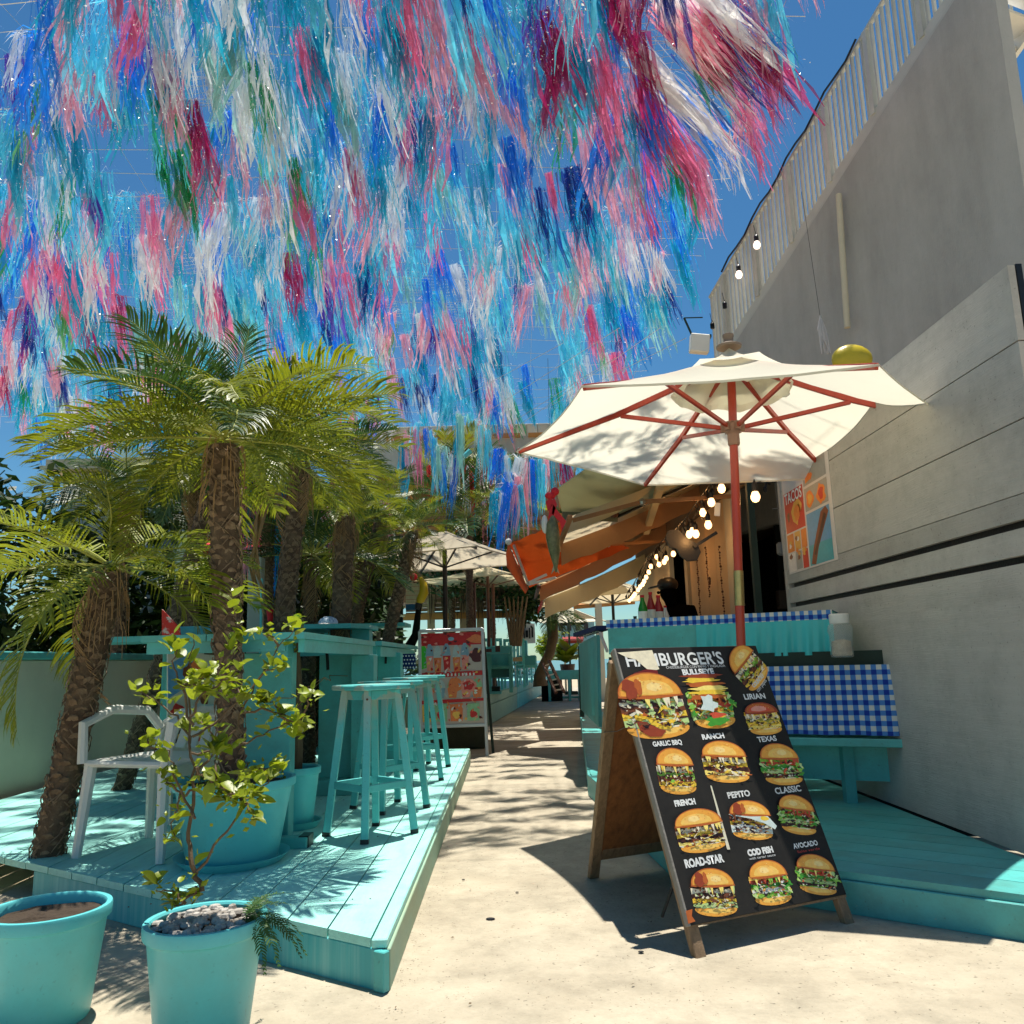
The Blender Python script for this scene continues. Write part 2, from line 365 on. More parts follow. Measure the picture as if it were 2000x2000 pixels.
# ---------------------------------------------------------------- second deck further on
d2 = thing('raised_deck', 'higher sage and teal panelled deck with chairs, past the drinks poster', 'deck', (-1, 16, 0))
p0, p1 = V((-.46, 13.32, 0)), V((.79, 25.0, 0)); h2 = .47
MB().slab([V((-6, 13.32, h2)), V((-.46, 13.32, h2)), V((.79, 25, h2)), V((-6, 25, h2))], .04).build('deck_top', M['deck'], d2)
dd = (p1-p0)
for k, (a, b_, m) in enumerate(((0, .36, 'sage'), (.365, .66, 'teal'), (.665, 1, 'teal'))):
    A, B = p0+dd*a, p0+dd*b_
    MB().bar(A+V((0, 0, .16)), B+V((0, 0, .16)), .03, .30, bev=.004).build('side_panel', M[m], d2)
    MB().bar(A+V((.0, 0, .395)), B+V((0, 0, .395)), .045, .15, bev=.004).build('edge_board', M[m], d2)
MB().bar((-6, 13.34, .22), (-.46, 13.34, .22), .03, .44).build('front_panel', M['sage'], d2)

# ---------------------------------------------------------------- right hand deck in front of the kiosk
d3 = thing('kiosk_deck', 'teal plank deck below the checked counter, behind the burger board', 'deck', (1.4, 6, 0))
A, B = V((.72, 3.85, 0)), V((1.28, 3.42, 0)); dr = (B-A).normalized(); nr = V((-dr.y, dr.x, 0))
C0 = A; k = 0; z = .15
yy = 0
while yy < 5.2:
    a = A+nr*yy; wd = .178
    # left limit: line from A to (.53,6.3) ; right limit X=2.08
    def xl(p): return p
    def clipL(q):
        # intersection of plank line with left border
        X0, Y0, X1, Y1 = .72, 3.85, .53, 6.35
        for t in np.linspace(-4, 4, 1601):
            p = q+dr*t; xb = X0+(X1-X0)*(p.y-Y0)/(Y1-Y0)
            if p.y > 6.35: xb = .53+(p.y-6.35)*.068
            if p.x >= xb: return p
    def clipR(q):
        t = (2.06-q.x)/dr.x; return q+dr*t
    q0, q1 = a, a+nr*(wd-.005)
    b = MB(); b.slab([clipL(q0)+V((0, 0, z)), clipR(q0)+V((0, 0, z)), clipR(q1)+V((0, 0, z)), clipL(q1)+V((0, 0, z))], .028)
    b.build('plank', M['teal'], d3); yy += wd
MB().bar(A+V((-.0, -.012, .06)), A+dr*1.8+V((0, -.012, .06)), .02, .122, bev=.003).build('front_board', M['teal'], d3)
MB().bar((.712, 3.86, .075), (.522, 6.35, .075), .02, .15, bev=.003).build('side_board', M['teal'], d3)
MB().bar((.522, 6.36, .075), (1.02, 13.6, .075), .02, .15, bev=.003).build('side_board', M['teal'], d3)
MB().slab([V((.53, 6.36, .12)), V((2.06, 5.2, .12)), V((2.06, 14, .12)), V((1.03, 14, .12))], .03).build('deck_floor', M['teal'], d3)
# ================================================================ BURGER A-FRAME
SX, SY, STH, SW, SLN, SLL = .583, 2.967, .452, .738, .3905, 1.1186
sw = V((math.cos(STH), math.sin(STH), 0)); sn = V((-math.sin(STH), math.cos(STH), 0))
sdir = (sn*math.sin(SLN)+V((0, 0, math.cos(SLN)))); snorm = sw.cross(sdir).normalized()   # towards the reader
def SP(s, t, o=0): return V((SX, SY, 0))+sw*s+sdir*t+snorm*o
def onboard(u, v, o=0):
    d = ray(u, v); p0 = SP(0, 0, o); k = (p0-CAM).dot(snorm)/d.dot(snorm); q = CAM+d*k-V((SX, SY, 0)); return q.dot(sw), (q-snorm*q.dot(snorm)).dot(sdir)
sg = thing('burger_menu_board', 'black folding burger menu board standing open on the path, painted timber frame', 'menu board', (SX, SY, 0))
for s in (.022, SW-.022):
    MB().bar(SP(s, 0, -.022), SP(s, SLL, -.022), .044, .03, snorm, bev=.003).build('leg', M['oldwood'], sg, 'weathered front leg')
bm = MB().box(SP(SW/2, (SLL+.103)/2, -.001), (SW-.004, SLL-.1, .012), Matrix((sw, sdir, snorm)).transposed(), bev=.002)
brd = bm.build('printed_panel', M['board'], sg)
MB().bar(SP(.0, .105, -.0085), SP(SW, .1, -.0085), .014, .012, snorm).build('bottom_rail', M['oldwood'], sg)
MB().bar(SP(0, .1, -.006), SP(0, SLL, -.006), .010, .024, snorm, bev=.002).build('panel_edge', M['gedge'], sg, 'chipped grey panel edge')
# rear frame
top = SP(0, SLL-.02, -.05)
RF = V((.311, 4.035, 0)); hx = SP(0, SLL-.03, -.05); rd = (RF-hx)
def RP(s, t): return hx+sw*s+rd*t
rn = sw.cross(rd.normalized())
for s in (.024, SW-.024):
    MB().bar(RP(s, 0), RP(s, 1), .05, .028, rn, bev=.003).build('rear_leg', M['oldwood'], sg)
MB().bar(RP(.05, .88), RP(SW-.05, .88), .06, .024, rn, bev=.002).build('rear_rail', M['oldwood'], sg)
MB().bar(RP(.05, .03), RP(SW-.05, .03), .06, .024, rn, bev=.002).build('rear_rail', M['oldwood'], sg)
MB().slab([RP(.045, .05)-rn*.004, RP(SW-.045, .05)-rn*.004, RP(SW-.045, .86)-rn*.004, RP(.045, .86)-rn*.004], .006, rn).build('rear_panel', M['plywood'], sg)
a_, b_ = SP(.012, .82, -.03), RP(.0, .30)
MB().tube([a_, (a_+b_)/2+V((0, 0, -.012)), b_], .0018, 5).build('stay_wire', M['black'], sg)
for s in (.12, SW-.12):
    MB().tube([SP(s-.03, SLL+.002, -.02), SP(s+.03, SLL+.002, -.02)], .009, 8).build('hinge', M['metal'], sg)
MB().tube([SP(.16, .3, -.2), SP(.10, .16, -.30)], .006, 6).build('prop_rod', M['black'], sg)

# ---- flat print: pieces of colour lying on the panel, tenths of a millimetre proud
PM = {}
def ink(name, rgb, rough=.42):
    if name not in PM: PM[name] = mat('print_'+name, lin(rgb), rough, .22, 45, 0, rnd=0, spec=.5, stretch=(1, 1, 1))
    return PM[name]
INK = dict(bun=(236, 165, 62), bunlt=(246, 200, 98), bundk=(186, 96, 36), crust=(150, 62, 28), cream=(240, 228, 196), lett=(138, 190, 68), lettl=(190, 215, 140),
           bun2=(214, 132, 50), bun4=(248, 196, 100), bun5=(251, 218, 140), dkgap=(44, 22, 14), green=(70, 150, 44), meat=(72, 36, 22), meatl=(118, 66, 36), cheese=(240, 200, 60), chees2=(250, 226, 120), tomato=(204, 80, 50), red=(120, 26, 20), white=(236, 236, 228),
           egg=(206, 220, 214), pink=(226, 150, 130), shine=(222, 216, 190), olive=(160, 160, 60))
def blob(cx, cy, rx, ry, n=26, rough=.12, seed=0, top=1, bot=1, ang=0, skew=0):
    rs = random.Random(seed); ph = [rs.random()*6.28 for _ in range(4)]; P = []
    for i in range(n):
        a = 2*math.pi*i/n; k = 1+rough*(math.sin(3*a+ph[0])*.5+math.sin(5*a+ph[1])*.5+math.sin(9*a+ph[2])*.4+rs.uniform(-.3, .3))
        x, y = rx*k*math.cos(a), ry*k*math.sin(a)*(top if math.sin(a) > 0 else bot)
        x += skew*y
        P.append((cx+x*math.cos(ang)-y*math.sin(ang), cy+x*math.sin(ang)+y*math.cos(ang)))
    return P
class Print:
    """one flat picture: polygons in (s,t) on the panel plane"""
    def __init__(s, P, base): s.b = MB(); s.P = P; s.k = 0; s.mats = []; s.base = base
    def poly(s, pts, col):
        if col not in s.mats: s.mats.append(col)
        s.b.cur = s.mats.index(col); s.k += 1; o = s.base+.00006*s.k
        q = [s.P(x, y, o) for x, y in pts]; c = sum(q, V((0, 0, 0)))/len(q)
        n0 = len(q); s.b.add(q+[c], [(i, (i+1) % n0, n0) for i in range(n0)])
    def build(s, name, parent, label=None): return s.b.build(name, [ink(c, INK[c]) for c in s.mats], parent, label)
def burger(u0, v0, u1, v1, kind, seed, tilt=0, lbl=None):
    """picture of a burger whose box in the photograph is u0..u1, v0..v1"""
    cu, cv = (u0+u1)/2, (v0+v1)/2
    s0, t0 = onboard(cu, cv); sL, _ = onboard(u0, cv); sR, _ = onboard(u1, cv); _, tT = onboard(cu, v0); _, tB = onboard(cu, v1)
    W, H = abs(sR-sL), abs(tT-tB); rs = random.Random(seed)
    ca, sa = math.cos(tilt), math.sin(tilt)
    def F(x, y, o):
        x *= W/2; y *= H/2; return SP(s0+x*ca-y*sa, t0+x*sa+y*ca, o)
    p = Print(F, .0056)
    tall = kind in 'tall'
    # bottom bun
    p.poly([(.9*math.cos(a), -.66+ (.30*math.sin(a) if math.sin(a) < 0 else .14*math.sin(a))) for a in [i*6.283/24 for i in range(24)]], 'bun')
    p.poly(blob(.05, -.74, .62, .10, 18, .15, seed+1), 'bunlt')
    p.poly(blob(.3, -.60, .5, .05, 18, .3, seed+21), 'cream')
    body = dict(std=['meat', 'cheese', 'meatl', 'lett', 'cream'], lettuce=['lett', 'meat', 'lettl', 'green', 'tomato'], egg=['meat', 'egg', 'white', 'cheese', 'meatl'],
                fries=['meatl', 'chees2', 'meat', 'cheese', 'cream'], fish=['bunlt', 'lett', 'white', 'green', 'tomato'], tall=['lett', 'lettl', 'cheese', 'tomato', 'bundk'],
                chees=['cheese', 'chees2', 'cheese', 'olive', 'cream'], big=['meat', 'lettl', 'cheese', 'meatl', 'cream'])[kind]
    # filling: wide layers then many small pieces
    p.poly([(-.86, -.62)]+[(-.92+.06*math.sin(i*2.1+seed), -.62+i*.14) for i in range(1, 7)]+[(-.7, .32), (.7, .32)]+[(.95+.06*math.sin(i*1.7+seed), .3-i*.14) for i in range(0, 6)]+[(.88, -.6)], body[0])
    for i in range(5):
        y = -.5+i*.19
        c = body[(i+1) % 5]
        pts = [(-.93+1.86*k/14, y+.08+.05*math.sin(k*1.3+seed+i)+rs.uniform(-.02, .02)) for k in range(15)]+[(.93-1.86*k/14, y-.06+rs.uniform(-.09, .05)) for k in range(15)]
        p.poly(pts, c)
    for i in range(120):
        x, y = rs.uniform(-.88, .88), rs.uniform(-.6, .3)
        k_ = rs.random(); p.poly(blob(x, y, .03+.12*k_*k_, .015+.05*rs.random()**2, 8, .5, seed*77+i, ang=rs.uniform(-.8, .8)), rs.choice(body+['dkgap', 'dkgap', 'shine', 'meatl', 'cream', 'bundk']))
    for i in range(7):
        x = rs.uniform(-.85, .85)
        p.poly([(x-.07, .28), (x+.08, .30), (x+.05, .1), (x+.01, -.02-rs.random()*.15), (x-.04, .1)], rs.choice([body[1], body[4], 'chees2']))
    if kind in ('lettuce', 'fish', 'tall'):
        for i in range(9):
            a = rs.choice([-1, 1]); p.poly(blob(a*rs.uniform(.75, 1.0), rs.uniform(-.5, .15), .14, .07, 11, .5, seed*5+i, ang=rs.uniform(-1, 1)), rs.choice(['lett', 'green', 'lettl']))
    if kind == 'egg':
        p.poly([(-.6, .32), (.7, .36), (1.12, -.25), (1.0, -.42), (.6, -.16), (0, .05), (-.7, .16)], 'egg'); p.poly(blob(.62, .1, .2, .11, 14, .1, 3), 'cheese')
    if kind == 'tall':
        for i in range(6):
            p.poly(blob(rs.uniform(-.15, .15), .9-i*.15, .72+.1*rs.random(), .09, 24, .25, seed+i), ('crust', 'cheese', 'bundk', 'chees2', 'cheese', 'bundk')[i])
        p.poly(blob(-.1, -.1, .35, .3, 14, .3, 9), 'egg'); p.poly(blob(0, -.72, .5, .16, 18, .3, 4), 'green'); p.poly(blob(.1, -.52, .35, .1, 12, .3, 4), 'tomato')
    else:
        # top bun: a dome with its printed shading
        D = [(math.cos(a)*.93, .30+(.68 if kind != 'chees' else .55)*math.sin(a)) for a in [i*math.pi/22 for i in range(23)]]
        p.poly(D+[(-.95, .24), (-.5, .19), (.0, .17), (.5, .2), (.96, .25)], 'bundk' if kind != 'chees' else 'crust')
        for j_, c_ in enumerate(('bun2', 'bun', 'bun', 'bunlt', 'bun4', 'bun5') if kind != 'chees' else ('crust', 'crust', 'bundk', 'tomato', 'pink', 'pink')):
            q_ = (.975, .93, .86, .66, .46, .24)[j_]; ox, oy = (.01, .02, .04, .08, .12, .16)[j_]*(1 if seed % 2 else -1), (0, .01, .02, .07, .14, .22)[j_]
            p.poly([(x*q_+ox+rs.uniform(-.012, .012), .31+oy+(y-.3)*q_*(.96 if j_ < 3 else .8)+rs.uniform(-.01, .01)) for x, y in D]+[(-.9*q_+ox, .30+oy*.8-.02), (ox, .27+oy*.7-.03*(j_ > 2)), (.9*q_+ox, .30+oy*.8-.02)], c_)
        for j_ in range(16):
            a_ = rs.uniform(.3, 2.8); r_ = rs.uniform(.3, .85); p.poly(blob(r_*math.cos(a_)*.9, .34+.6*r_*math.sin(a_), .03, .012, 7, .2, j_, ang=rs.uniform(-.6, .6)), rs.choice(['bun5', 'bun4', 'bun2']))
        if kind in ('egg', 'big'): p.poly(blob(-.55, .5, .22, .3, 16, .2, seed), 'crust'); p.poly(blob(-.3, .55, .1, .25, 16, .2, seed), 'bundk')
    return p.build('burger_picture', sg, lbl)
burger(1205, 1312, 1341, 1446, 'big', 1, lbl='large red and gold burger print at upper edge')
burger(1339, 1316, 1428, 1426, 'tall', 2)
burger(1424, 1262, 1492, 1345, 'std', 3, tilt=.62)
burger(1452, 1368, 1522, 1438, 'chees', 4)
burger(1279, 1460, 1356, 1555, 'std', 5, tilt=-.1)
burger(1368, 1446, 1460, 1532, 'fries', 6, tilt=-.1)
burger(1482, 1451, 1562, 1537, 'lettuce', 7, tilt=-.08)
burger(1314, 1578, 1416, 1668, 'fries', 8)
burger(1421, 1562, 1506, 1644, 'egg', 9, tilt=-.14)
burger(1518, 1551, 1590, 1634, 'lettuce', 10, tilt=-.2)
burger(1345, 1693, 1437, 1794, 'big', 11, tilt=-.12)
burger(1460, 1677, 1541, 1772, 'fish', 12, tilt=-.05)
burger(1552, 1666, 1630, 1752, 'lettuce', 13, tilt=-.22)
# white splash over the first letters, brown stain beside the big burger
class _One:
    k = 0
    def poly(s, pts, col):
        q = Print(lambda x, y, o: SP(*onboard(x, y), o), .0066+.0001*s.k); s.k += 1; q.poly(pts, col); q.build('white_splash' if s.k == 1 else 'print_patch', sg, 'pale splash over the first letters' if s.k == 1 else None)
    def build(s, *a): pass
pr = _One()
pr.poly([(1204, 1276), (1272, 1271), (1279, 1290), (1286, 1308), (1274, 1312), (1262, 1308), (1250, 1298), (1240, 1289), (1222, 1285)], 'cream')
pr.poly([(1236, 1316), (1262, 1308), (1282, 1310), (1286, 1326), (1275, 1342), (1240, 1344), (1228, 1334)], 'red')
pr.poly([(1240, 1408), (1262, 1412), (1285, 1424), (1300, 1428), (1290, 1440), (1268, 1440), (1250, 1430)], 'crust')
pr.poly([(1262, 1404), (1275, 1402), (1300, 1416), (1312, 1405), (1320, 1404), (1308, 1424), (1290, 1425), (1270, 1416)], 'cheese')
pr.poly([(1247, 1364), (1285, 1361), (1318, 1366), (1316, 1396), (1306, 1398), (1300, 1380), (1288, 1376), (1280, 1396), (1270, 1398), (1262, 1382), (1250, 1378)], 'lettl')
pr.poly([(1270, 1372), (1280, 1374), (1288, 1382), (1290, 1405), (1280, 1408), (1276, 1390)], 'meat')
pr.poly([(1236, 1345), (1262, 1343), (1290, 1346), (1290, 1360), (1262, 1362), (1242, 1358)], 'bunlt')
pr.poly([(1385, 1535), (1388, 1536), (1424, 1660), (1418, 1660)], 'shine')
pr.poly([(1337, 1780), (1350, 1776), (1349, 1790), (1356, 1800), (1342, 1805)], 'bundk')
pr.build('white_splash', sg, 'pale splash over the first letters')
def sign_text(txt, u, v, hpx, wpx, name='lettering', m=None, rot=0, bold=.0, o=.0062, ry=False):
    """text centred on photo pixel u,v"""
    s0, t0 = onboard(u, v); sa, ta = onboard(u-wpx/2, v); sb_, tb = onboard(u+wpx/2, v-wpx*.065*0); _, t1 = onboard(u, v-hpx/2); _, t2 = onboard(u, v+hpx/2)
    W, H = abs(sb_-sa), abs(t1-t2)
    cu = bpy.data.curves.new(name, 'FONT'); cu.body = txt; cu.align_x = 'CENTER'; cu.align_y = 'CENTER'; cu.size = 1; cu.offset = bold; cu.resolution_u = 4
    ob = bpy.data.objects.new(name, cu); COL.objects.link(ob)
    dg = bpy.context.evaluated_depsgraph_get(); me = bpy.data.meshes.new_from_object(ob.evaluated_get(dg))
    bpy.data.objects.remove(ob)
    co = np.empty(len(me.vertices)*3); me.vertices.foreach_get('co', co); co = co.reshape(-1, 3)
    mn_, mx_ = co.min(0), co.max(0); ce = (mn_+mx_)/2; sc = (W/(mx_[0]-mn_[0]), H/(mx_[1]-mn_[1]))
    X = (co[:, 0]-ce[0])*sc[0]; Y = (co[:, 1]-ce[1])*sc[1]
    X, Y = X*math.cos(rot)-Y*math.sin(rot), X*math.sin(rot)+Y*math.cos(rot)
    base = root_loc(sg); out = np.empty((len(X), 3))
    for i in range(len(X)): out[i] = SP(s0+X[i], t0+Y[i], o)-base
    me.vertices.foreach_set('co', out.ravel()); me.materials.clear(); me.materials.append(m or M['ink']); me.update(); me.name = name
    q = bpy.data.objects.new(name, me); COL.objects.link(q); q.parent = sg; return q
sign_text("HAMBURGER'S", 1318, 1288, 26, 190, bold=.02)
sign_text("CHEESEBURGER CON PAPAS Y ENSALADA", 1358, 1303, 5, 116)
sign_text("BULLSEYE", 1362, 1313, 12, 62, bold=.05)
sign_text("GARLIC BBQ", 1302, 1453, 12, 58, bold=.04)
sign_text("RANCH", 1391, 1439, 11, 44, bold=.05)
sign_text("LIRIAN", 1472, 1361, 11, 42, bold=.03)
sign_text("TEXAS", 1496, 1444, 11, 38, bold=.03)
sign_text("FRENCH", 1336, 1568, 13, 42, bold=.06)
sign_text("PEPITO", 1441, 1552, 13, 45, bold=.04)
sign_text("CLASSIC", 1537, 1543, 13, 52, bold=.03)
sign_text("ROAD-STAR", 1374, 1682, 18, 79, bold=.05)
sign_text("COD FISH", 1483, 1663, 14, 52, bold=.07)
sign_text("with tartar sauce", 1487, 1674, 5, 54)
sign_text("AVOCADO", 1571, 1650, 11, 50, bold=.03)
sign_text("Salsa verde", 1577, 1661, 5, 46, m=mat('red_print', (.5, .05, .04), .5))
sign_text("COUNTRY", 1479, 1330, 8, 34, rot=.55, bold=.04)
sign_text("con papas", 1487, 1341, 8, 30, rot=.62)
# ================================================================ BIG UMBRELLA
UC = V((1.345, 4.755, 0)); UR = 1.336; UH = 2.265
um = thing('cream_umbrella', 'large cream six sided parasol with red wooden ribs and pole before the counter', 'umbrella', (1.25, 4.755, 0))
apex = V((1.352, 4.755, 2.80)); tips = []
for k in range(6):
    a = 2.859-k*math.pi/3; dx, dy = UR*math.cos(a), UR*math.sin(a); tips.append(V((1.321+dx, 4.7545+dy, UH-.05*dx)))
def canopy_mesh(b, apex, tips, top_r=.0, sag=.05, N=12, th=0, hem=.0):
    n = len(tips)
    for k in range(n):
        A, B = tips[k], tips[(k+1) % n]; rows = []
        for i in range(N+1):
            t = top_r+(1-top_r)*i/N; row = []
            for j in range(N+1):
                s = j/N; e = A.lerp(B, s); inw = 4*s*(1-s)
                e = e.lerp(V((apex.x, apex.y, e.z)), .035*inw)
                p = apex.lerp(e, t); p = p-V((0, 0, sag*inw*math.sin(math.pi*min(1, t*.9))*.6+ .03*math.sin(math.pi*t)))
                p.z += .004*mn.noise(p*5)
                row.append(p)
            rows.append(row)
        o = [r[:] for r in rows]
        if hem: o.append([p-V((0, 0, hem)) for p in rows[-1]])
        Vv = [p for r in o for p in r]; m = N+1
        b.add(Vv, [(i*m+j, i*m+j+1, (i+1)*m+j+1, (i+1)*m+j) for i in range(len(o)-1) for j in range(N)])
b = MB(); canopy_mesh(b, apex, tips, .0, .05, hem=.012); cn = b.build('canopy', M['canvas'], um, smooth=True)
b = MB(); vt = [V((apex.x+.33*math.cos(2.859-k*math.pi/3), apex.y+.33*math.sin(2.859-k*math.pi/3), 2.695)) for k in range(6)]
canopy_mesh(b, V((apex.x, apex.y, 2.845)), vt, .0, .02, 6); b.build('vent_cap', M['canvas'], um, smooth=True)
b = MB()
for k in range(48):
    a0, a1 = k*math.pi/24, (k+1)*math.pi/24
    def pp(a, r, z): return V((apex.x+r*math.cos(a), apex.y+r*math.sin(a), z))
    w0, w1 = .018*math.sin(a0*9)+.01*math.sin(a0*5), .018*math.sin(a1*9)+.01*math.sin(a1*5)
    b.quad(pp(a0, .14, 2.70), pp(a1, .14, 2.70), pp(a1, .34, 2.585+w1*.4), pp(a0, .34, 2.585+w0*.4))
    b.quad(pp(a0, .34, 2.585+w0*.4), pp(a1, .34, 2.585+w1*.4), pp(a1, .345+w1, 2.545+w1), pp(a0, .345+w0, 2.545+w0))
b.build('vent_lining', M['canvas'], um, smooth=True)
hub = V((1.338, 4.755, 2.33))
for k in range(6):
    t = tips[k]; a = apex+V((0, 0, -.055)); d = (t-a)
    P0 = a+d.normalized()*.05; P1 = a+d*.985+V((0, 0, -.012)); mid = a+d*.52+V((0, 0, -.035))
    MB().bar(P0, mid, .022, .034, bev=.003).bar(mid, P1+V((0, 0, -.0)), .022, .032, bev=.003, ext=.012).build('rib', M['redwood'], um)
    att = a+d*.50+V((0, 0, -.05))
    MB().bar(hub+(att-hub).normalized()*.045, att, .02, .026, bev=.003).build('strut', M['redwood'], um)
pz = lambda z: V((1.25+.0385*z, 4.755, z))
z1 = 1.33; z2 = 1.49
for (u, v) in ((1443, 1115), (1446, 1183)): pass
zs1, zs2 = at(1446, 1183, 4.755).z, at(1443, 1115, 4.755).z
MB().tube([pz(.03), pz(zs1)], .0265, 14).build('pole', M['redwood'], um, 'lower pole', smooth=True)
MB().tube([pz(zs2), pz(2.74)], .0255, 14).build('pole', M['redwood'], um, smooth=True)
MB().tube([pz(zs1), pz(zs1+.015), pz(zs1+.016), pz(zs2)], [.030, .030, .0285, .0285], 14).build('sleeve', M['brass'], um, smooth=True)
hubm = mat('umbrella_hub', (.30, .17, .12), .5, .1)
b = MB().lathe([(.032, -.10), (.036, -.09), (.036, -.03), (.05, -.01), (.055, .03), (.038, .045)], hub, 14)
for k in range(6):
    a = 2.859-k*math.pi/3; c = hub+V((math.cos(a)*.055, math.sin(a)*.055, .012)); b.box(c, (.03, .03, .05), Matrix.Rotation(a, 3, 'Z'))
b.build('runner_hub', hubm, um)
fin = apex+V((0, 0, .045)); MB().lathe([(.075, 0), (.078, .012), (.04, .03), (.03, .035), (.03, .065), (.034, .07), (.034, .085), (.01, .095)], fin, 16).build('finial', mat('finial_wood', (.25, .18, .13), .5), um, smooth=True)
MB().box((1.25, 4.755, .185), (.46, .46, .07), bev=.01).lathe([(.04, .22), (.035, .42)], (1.25, 4.755, 0), 12).build('base', M['metal'], um)

# ================================================================ STOOLS
def stool(loc, rz, label):
    s = thing('bar_stool', label, 'bar stool', loc, 'square seated teal bar stools on the deck', rz)
    H = .745; fr, tr = .223, .135
    C = [(math.cos(k*math.pi/2), math.sin(k*math.pi/2)) for k in range(4)]
    # rounded square seat, corners towards the legs
    pr = []
    for k in range(4):
        a0 = k*math.pi/2
        for j in range(-3, 4): a = a0+j*.2; pr.append((.158*math.cos(a0)+.047*math.cos(a0+j*.26), .158*math.sin(a0)+.047*math.sin(a0+j*.26)))
    n = len(pr); b = MB(); lay = [(.97, H-.026), (1, H-.02), (1, H-.006), (.975, H)]
    Vv = [(x*q, y*q, z) for q, z in lay for x, y in pr]; F = [(i*n+k, i*n+(k+1) % n, (i+1)*n+(k+1) % n, (i+1)*n+k) for i in range(3) for k in range(n)]
    b.add(Vv, F+[tuple(range(n))[::-1], tuple(range(3*n, 4*n))]); b.build('seat', M['stool'], s, world=False)
    def leg(k, z, q=0):
        t = z/(H-.03); r = fr+(tr-fr)*t-q; return V((C[k][0]*r, C[k][1]*r, z))
    for k in range(4):
        MB().bar(leg(k, .016), leg(k, H-.028), .036, .036, (C[k][0], C[k][1], .0), bev=.002).build('leg', M['stool'], s, world=False)
        MB().bar(leg(k, 0), leg(k, .02), .039, .039, (C[k][0], C[k][1], .0)).build('rubber_foot', M['black'], s, world=False)
    for k in range(4):
        j = (k+1) % 4
        MB().bar(leg(k, H-.052, .008), leg(j, H-.052, .008), .018, .045, bev=.002).build('apron', M['stool'], s, world=False)
        MB().bar(leg(k, .245), leg(j, .245), .012, .034, bev=.002).build('foot_rail', M['stool'], s, world=False)
        a = leg(k, H-.07); MB().lathe([(.006, 0), (.006, .004), (.002, .005)], a+V((C[k][0], C[k][1], 0))*.018, 6, axis=V((C[k][0], C[k][1], 0)).to_track_quat('Z', 'Y').to_matrix()).build('bolt', M['rust'], s, world=False)
    return s
S0 = stool((-.760, 4.377, .151), R(2.7), 'nearest worn teal bar stool at the deck front, paint rubbed pale')
copy_tree(S0, (-.775, 5.13, .151), R(-4), 'second teal bar stool from the front, half hidden behind the nearest stool')
copy_tree(S0, (-.79, 6.22, .151), R(7), 'third teal bar stool along the deck, in front of the second table leg box')
copy_tree(S0, (-.80, 7.05, .151), R(-8), 'farthest teal bar stool, beside the drinks poster')

# ================================================================ BAR TABLES ON THE DECK
def boards(parent, x0, x1, y0, y1, z, n, m, t=.03, gap=.004, skew=0):
    w = (x1-x0)/n
    for i in range(n):
        a, b_ = x0+i*w+gap/2, x0+(i+1)*w-gap/2
        MB().slab([V((a, y0, z)), V((b_, y0, z)), V((b_+skew, y1, z)), V((a+skew, y1, z))], t).build('top_board', m, parent)
ta = thing('bar_table', 'near teal bar table on slab legs, running along the deck beside the palm pot', 'table', (-1.35, 4.9, .15))
zt = 1.16
boards(ta, -1.78, -1.0, 3.93, 5.93, zt, 5, M['teal'], .032, skew=.0)
MB().bar((-1.76, 3.97, zt-.06), (-1.10, 3.97, zt-.06), .03, .055).build('apron', M['teal'], ta)
MB().bar((-1.03, 3.99, zt-.064), (-1.03, 5.90, zt-.064), .03, .062).build('apron', M['teal'], ta)
MB().box((-1.155, 4.02, 1.075), (.13, .10, .07), bev=.003).build('end_block', M['teal'], ta)
MB().box((-1.26, 4.27, .61), (.245, .10, .92), bev=.004).build('slab_leg', M['teal'], ta)
MB().box((-1.20, 4.20, .612), (.30, .03, .90)).box((-1.2, 4.2, .3), (.002, .002, .002)).build('leg_facing', M['teal'], ta) if 0 else None
MB().box((-1.255, 5.86, .61), (.235, .10, .92), bev=.004).build('slab_leg', M['teal'], ta)
MB().box((-1.055, 5.80, .635), (.155, .16, .86), bev=.004).build('leg_box', M['teal'], ta)
MB().box((-1.2, 5.8, .20), (.5, .3, .10), bev=.004).build('foot_block', M['teal'], ta)
MB().box((-1.13, 4.12, .176), (.24, .08, .05), bev=.003).build('foot_block', M['teal'], ta)
MB().box((-1.03, 4.145, .178), (.05, .10, .054), bev=.003).build('foot_block', M['black'], ta, 'dark end of foot block')
b = MB(); b.tube([(-1.30, 5.72, 1.08), (-1.29, 5.70, 1.02), (-1.285, 5.69, .97)], .012, 6); b.build('bag_hook', M['black'], ta)
tb = thing('bar_table', 'second teal bar table behind the near one, reaching to the drinks poster', 'table', (-1.35, 7.1, .15))
boards(tb, -1.72, -.975, 6.06, 8.30, zt+.005, 5, M['teal'], .032)
MB().bar((-1.7, 6.10, zt-.06), (-1.02, 6.10, zt-.06), .03, .06).build('apron', M['teal'], tb)
MB().bar((-1.01, 6.12, zt-.07), (-1.01, 8.2, zt-.07), .03, .07).build('apron', M['teal'], tb)
MB().box((-1.055, 7.0, .62), (.19, .14, .94), bev=.004).build('slab_leg', M['teal'], tb)
MB().box((-1.25, 8.1, .62), (.3, .14, .94), bev=.004).build('slab_leg', M['teal'], tb)
MB().tube([(-1.08, 6.92, 1.08), (-1.08, 6.90, 1.03), (-1.08, 6.9, 1.0)], .010, 6).build('bag_hook', M['black'], tb)
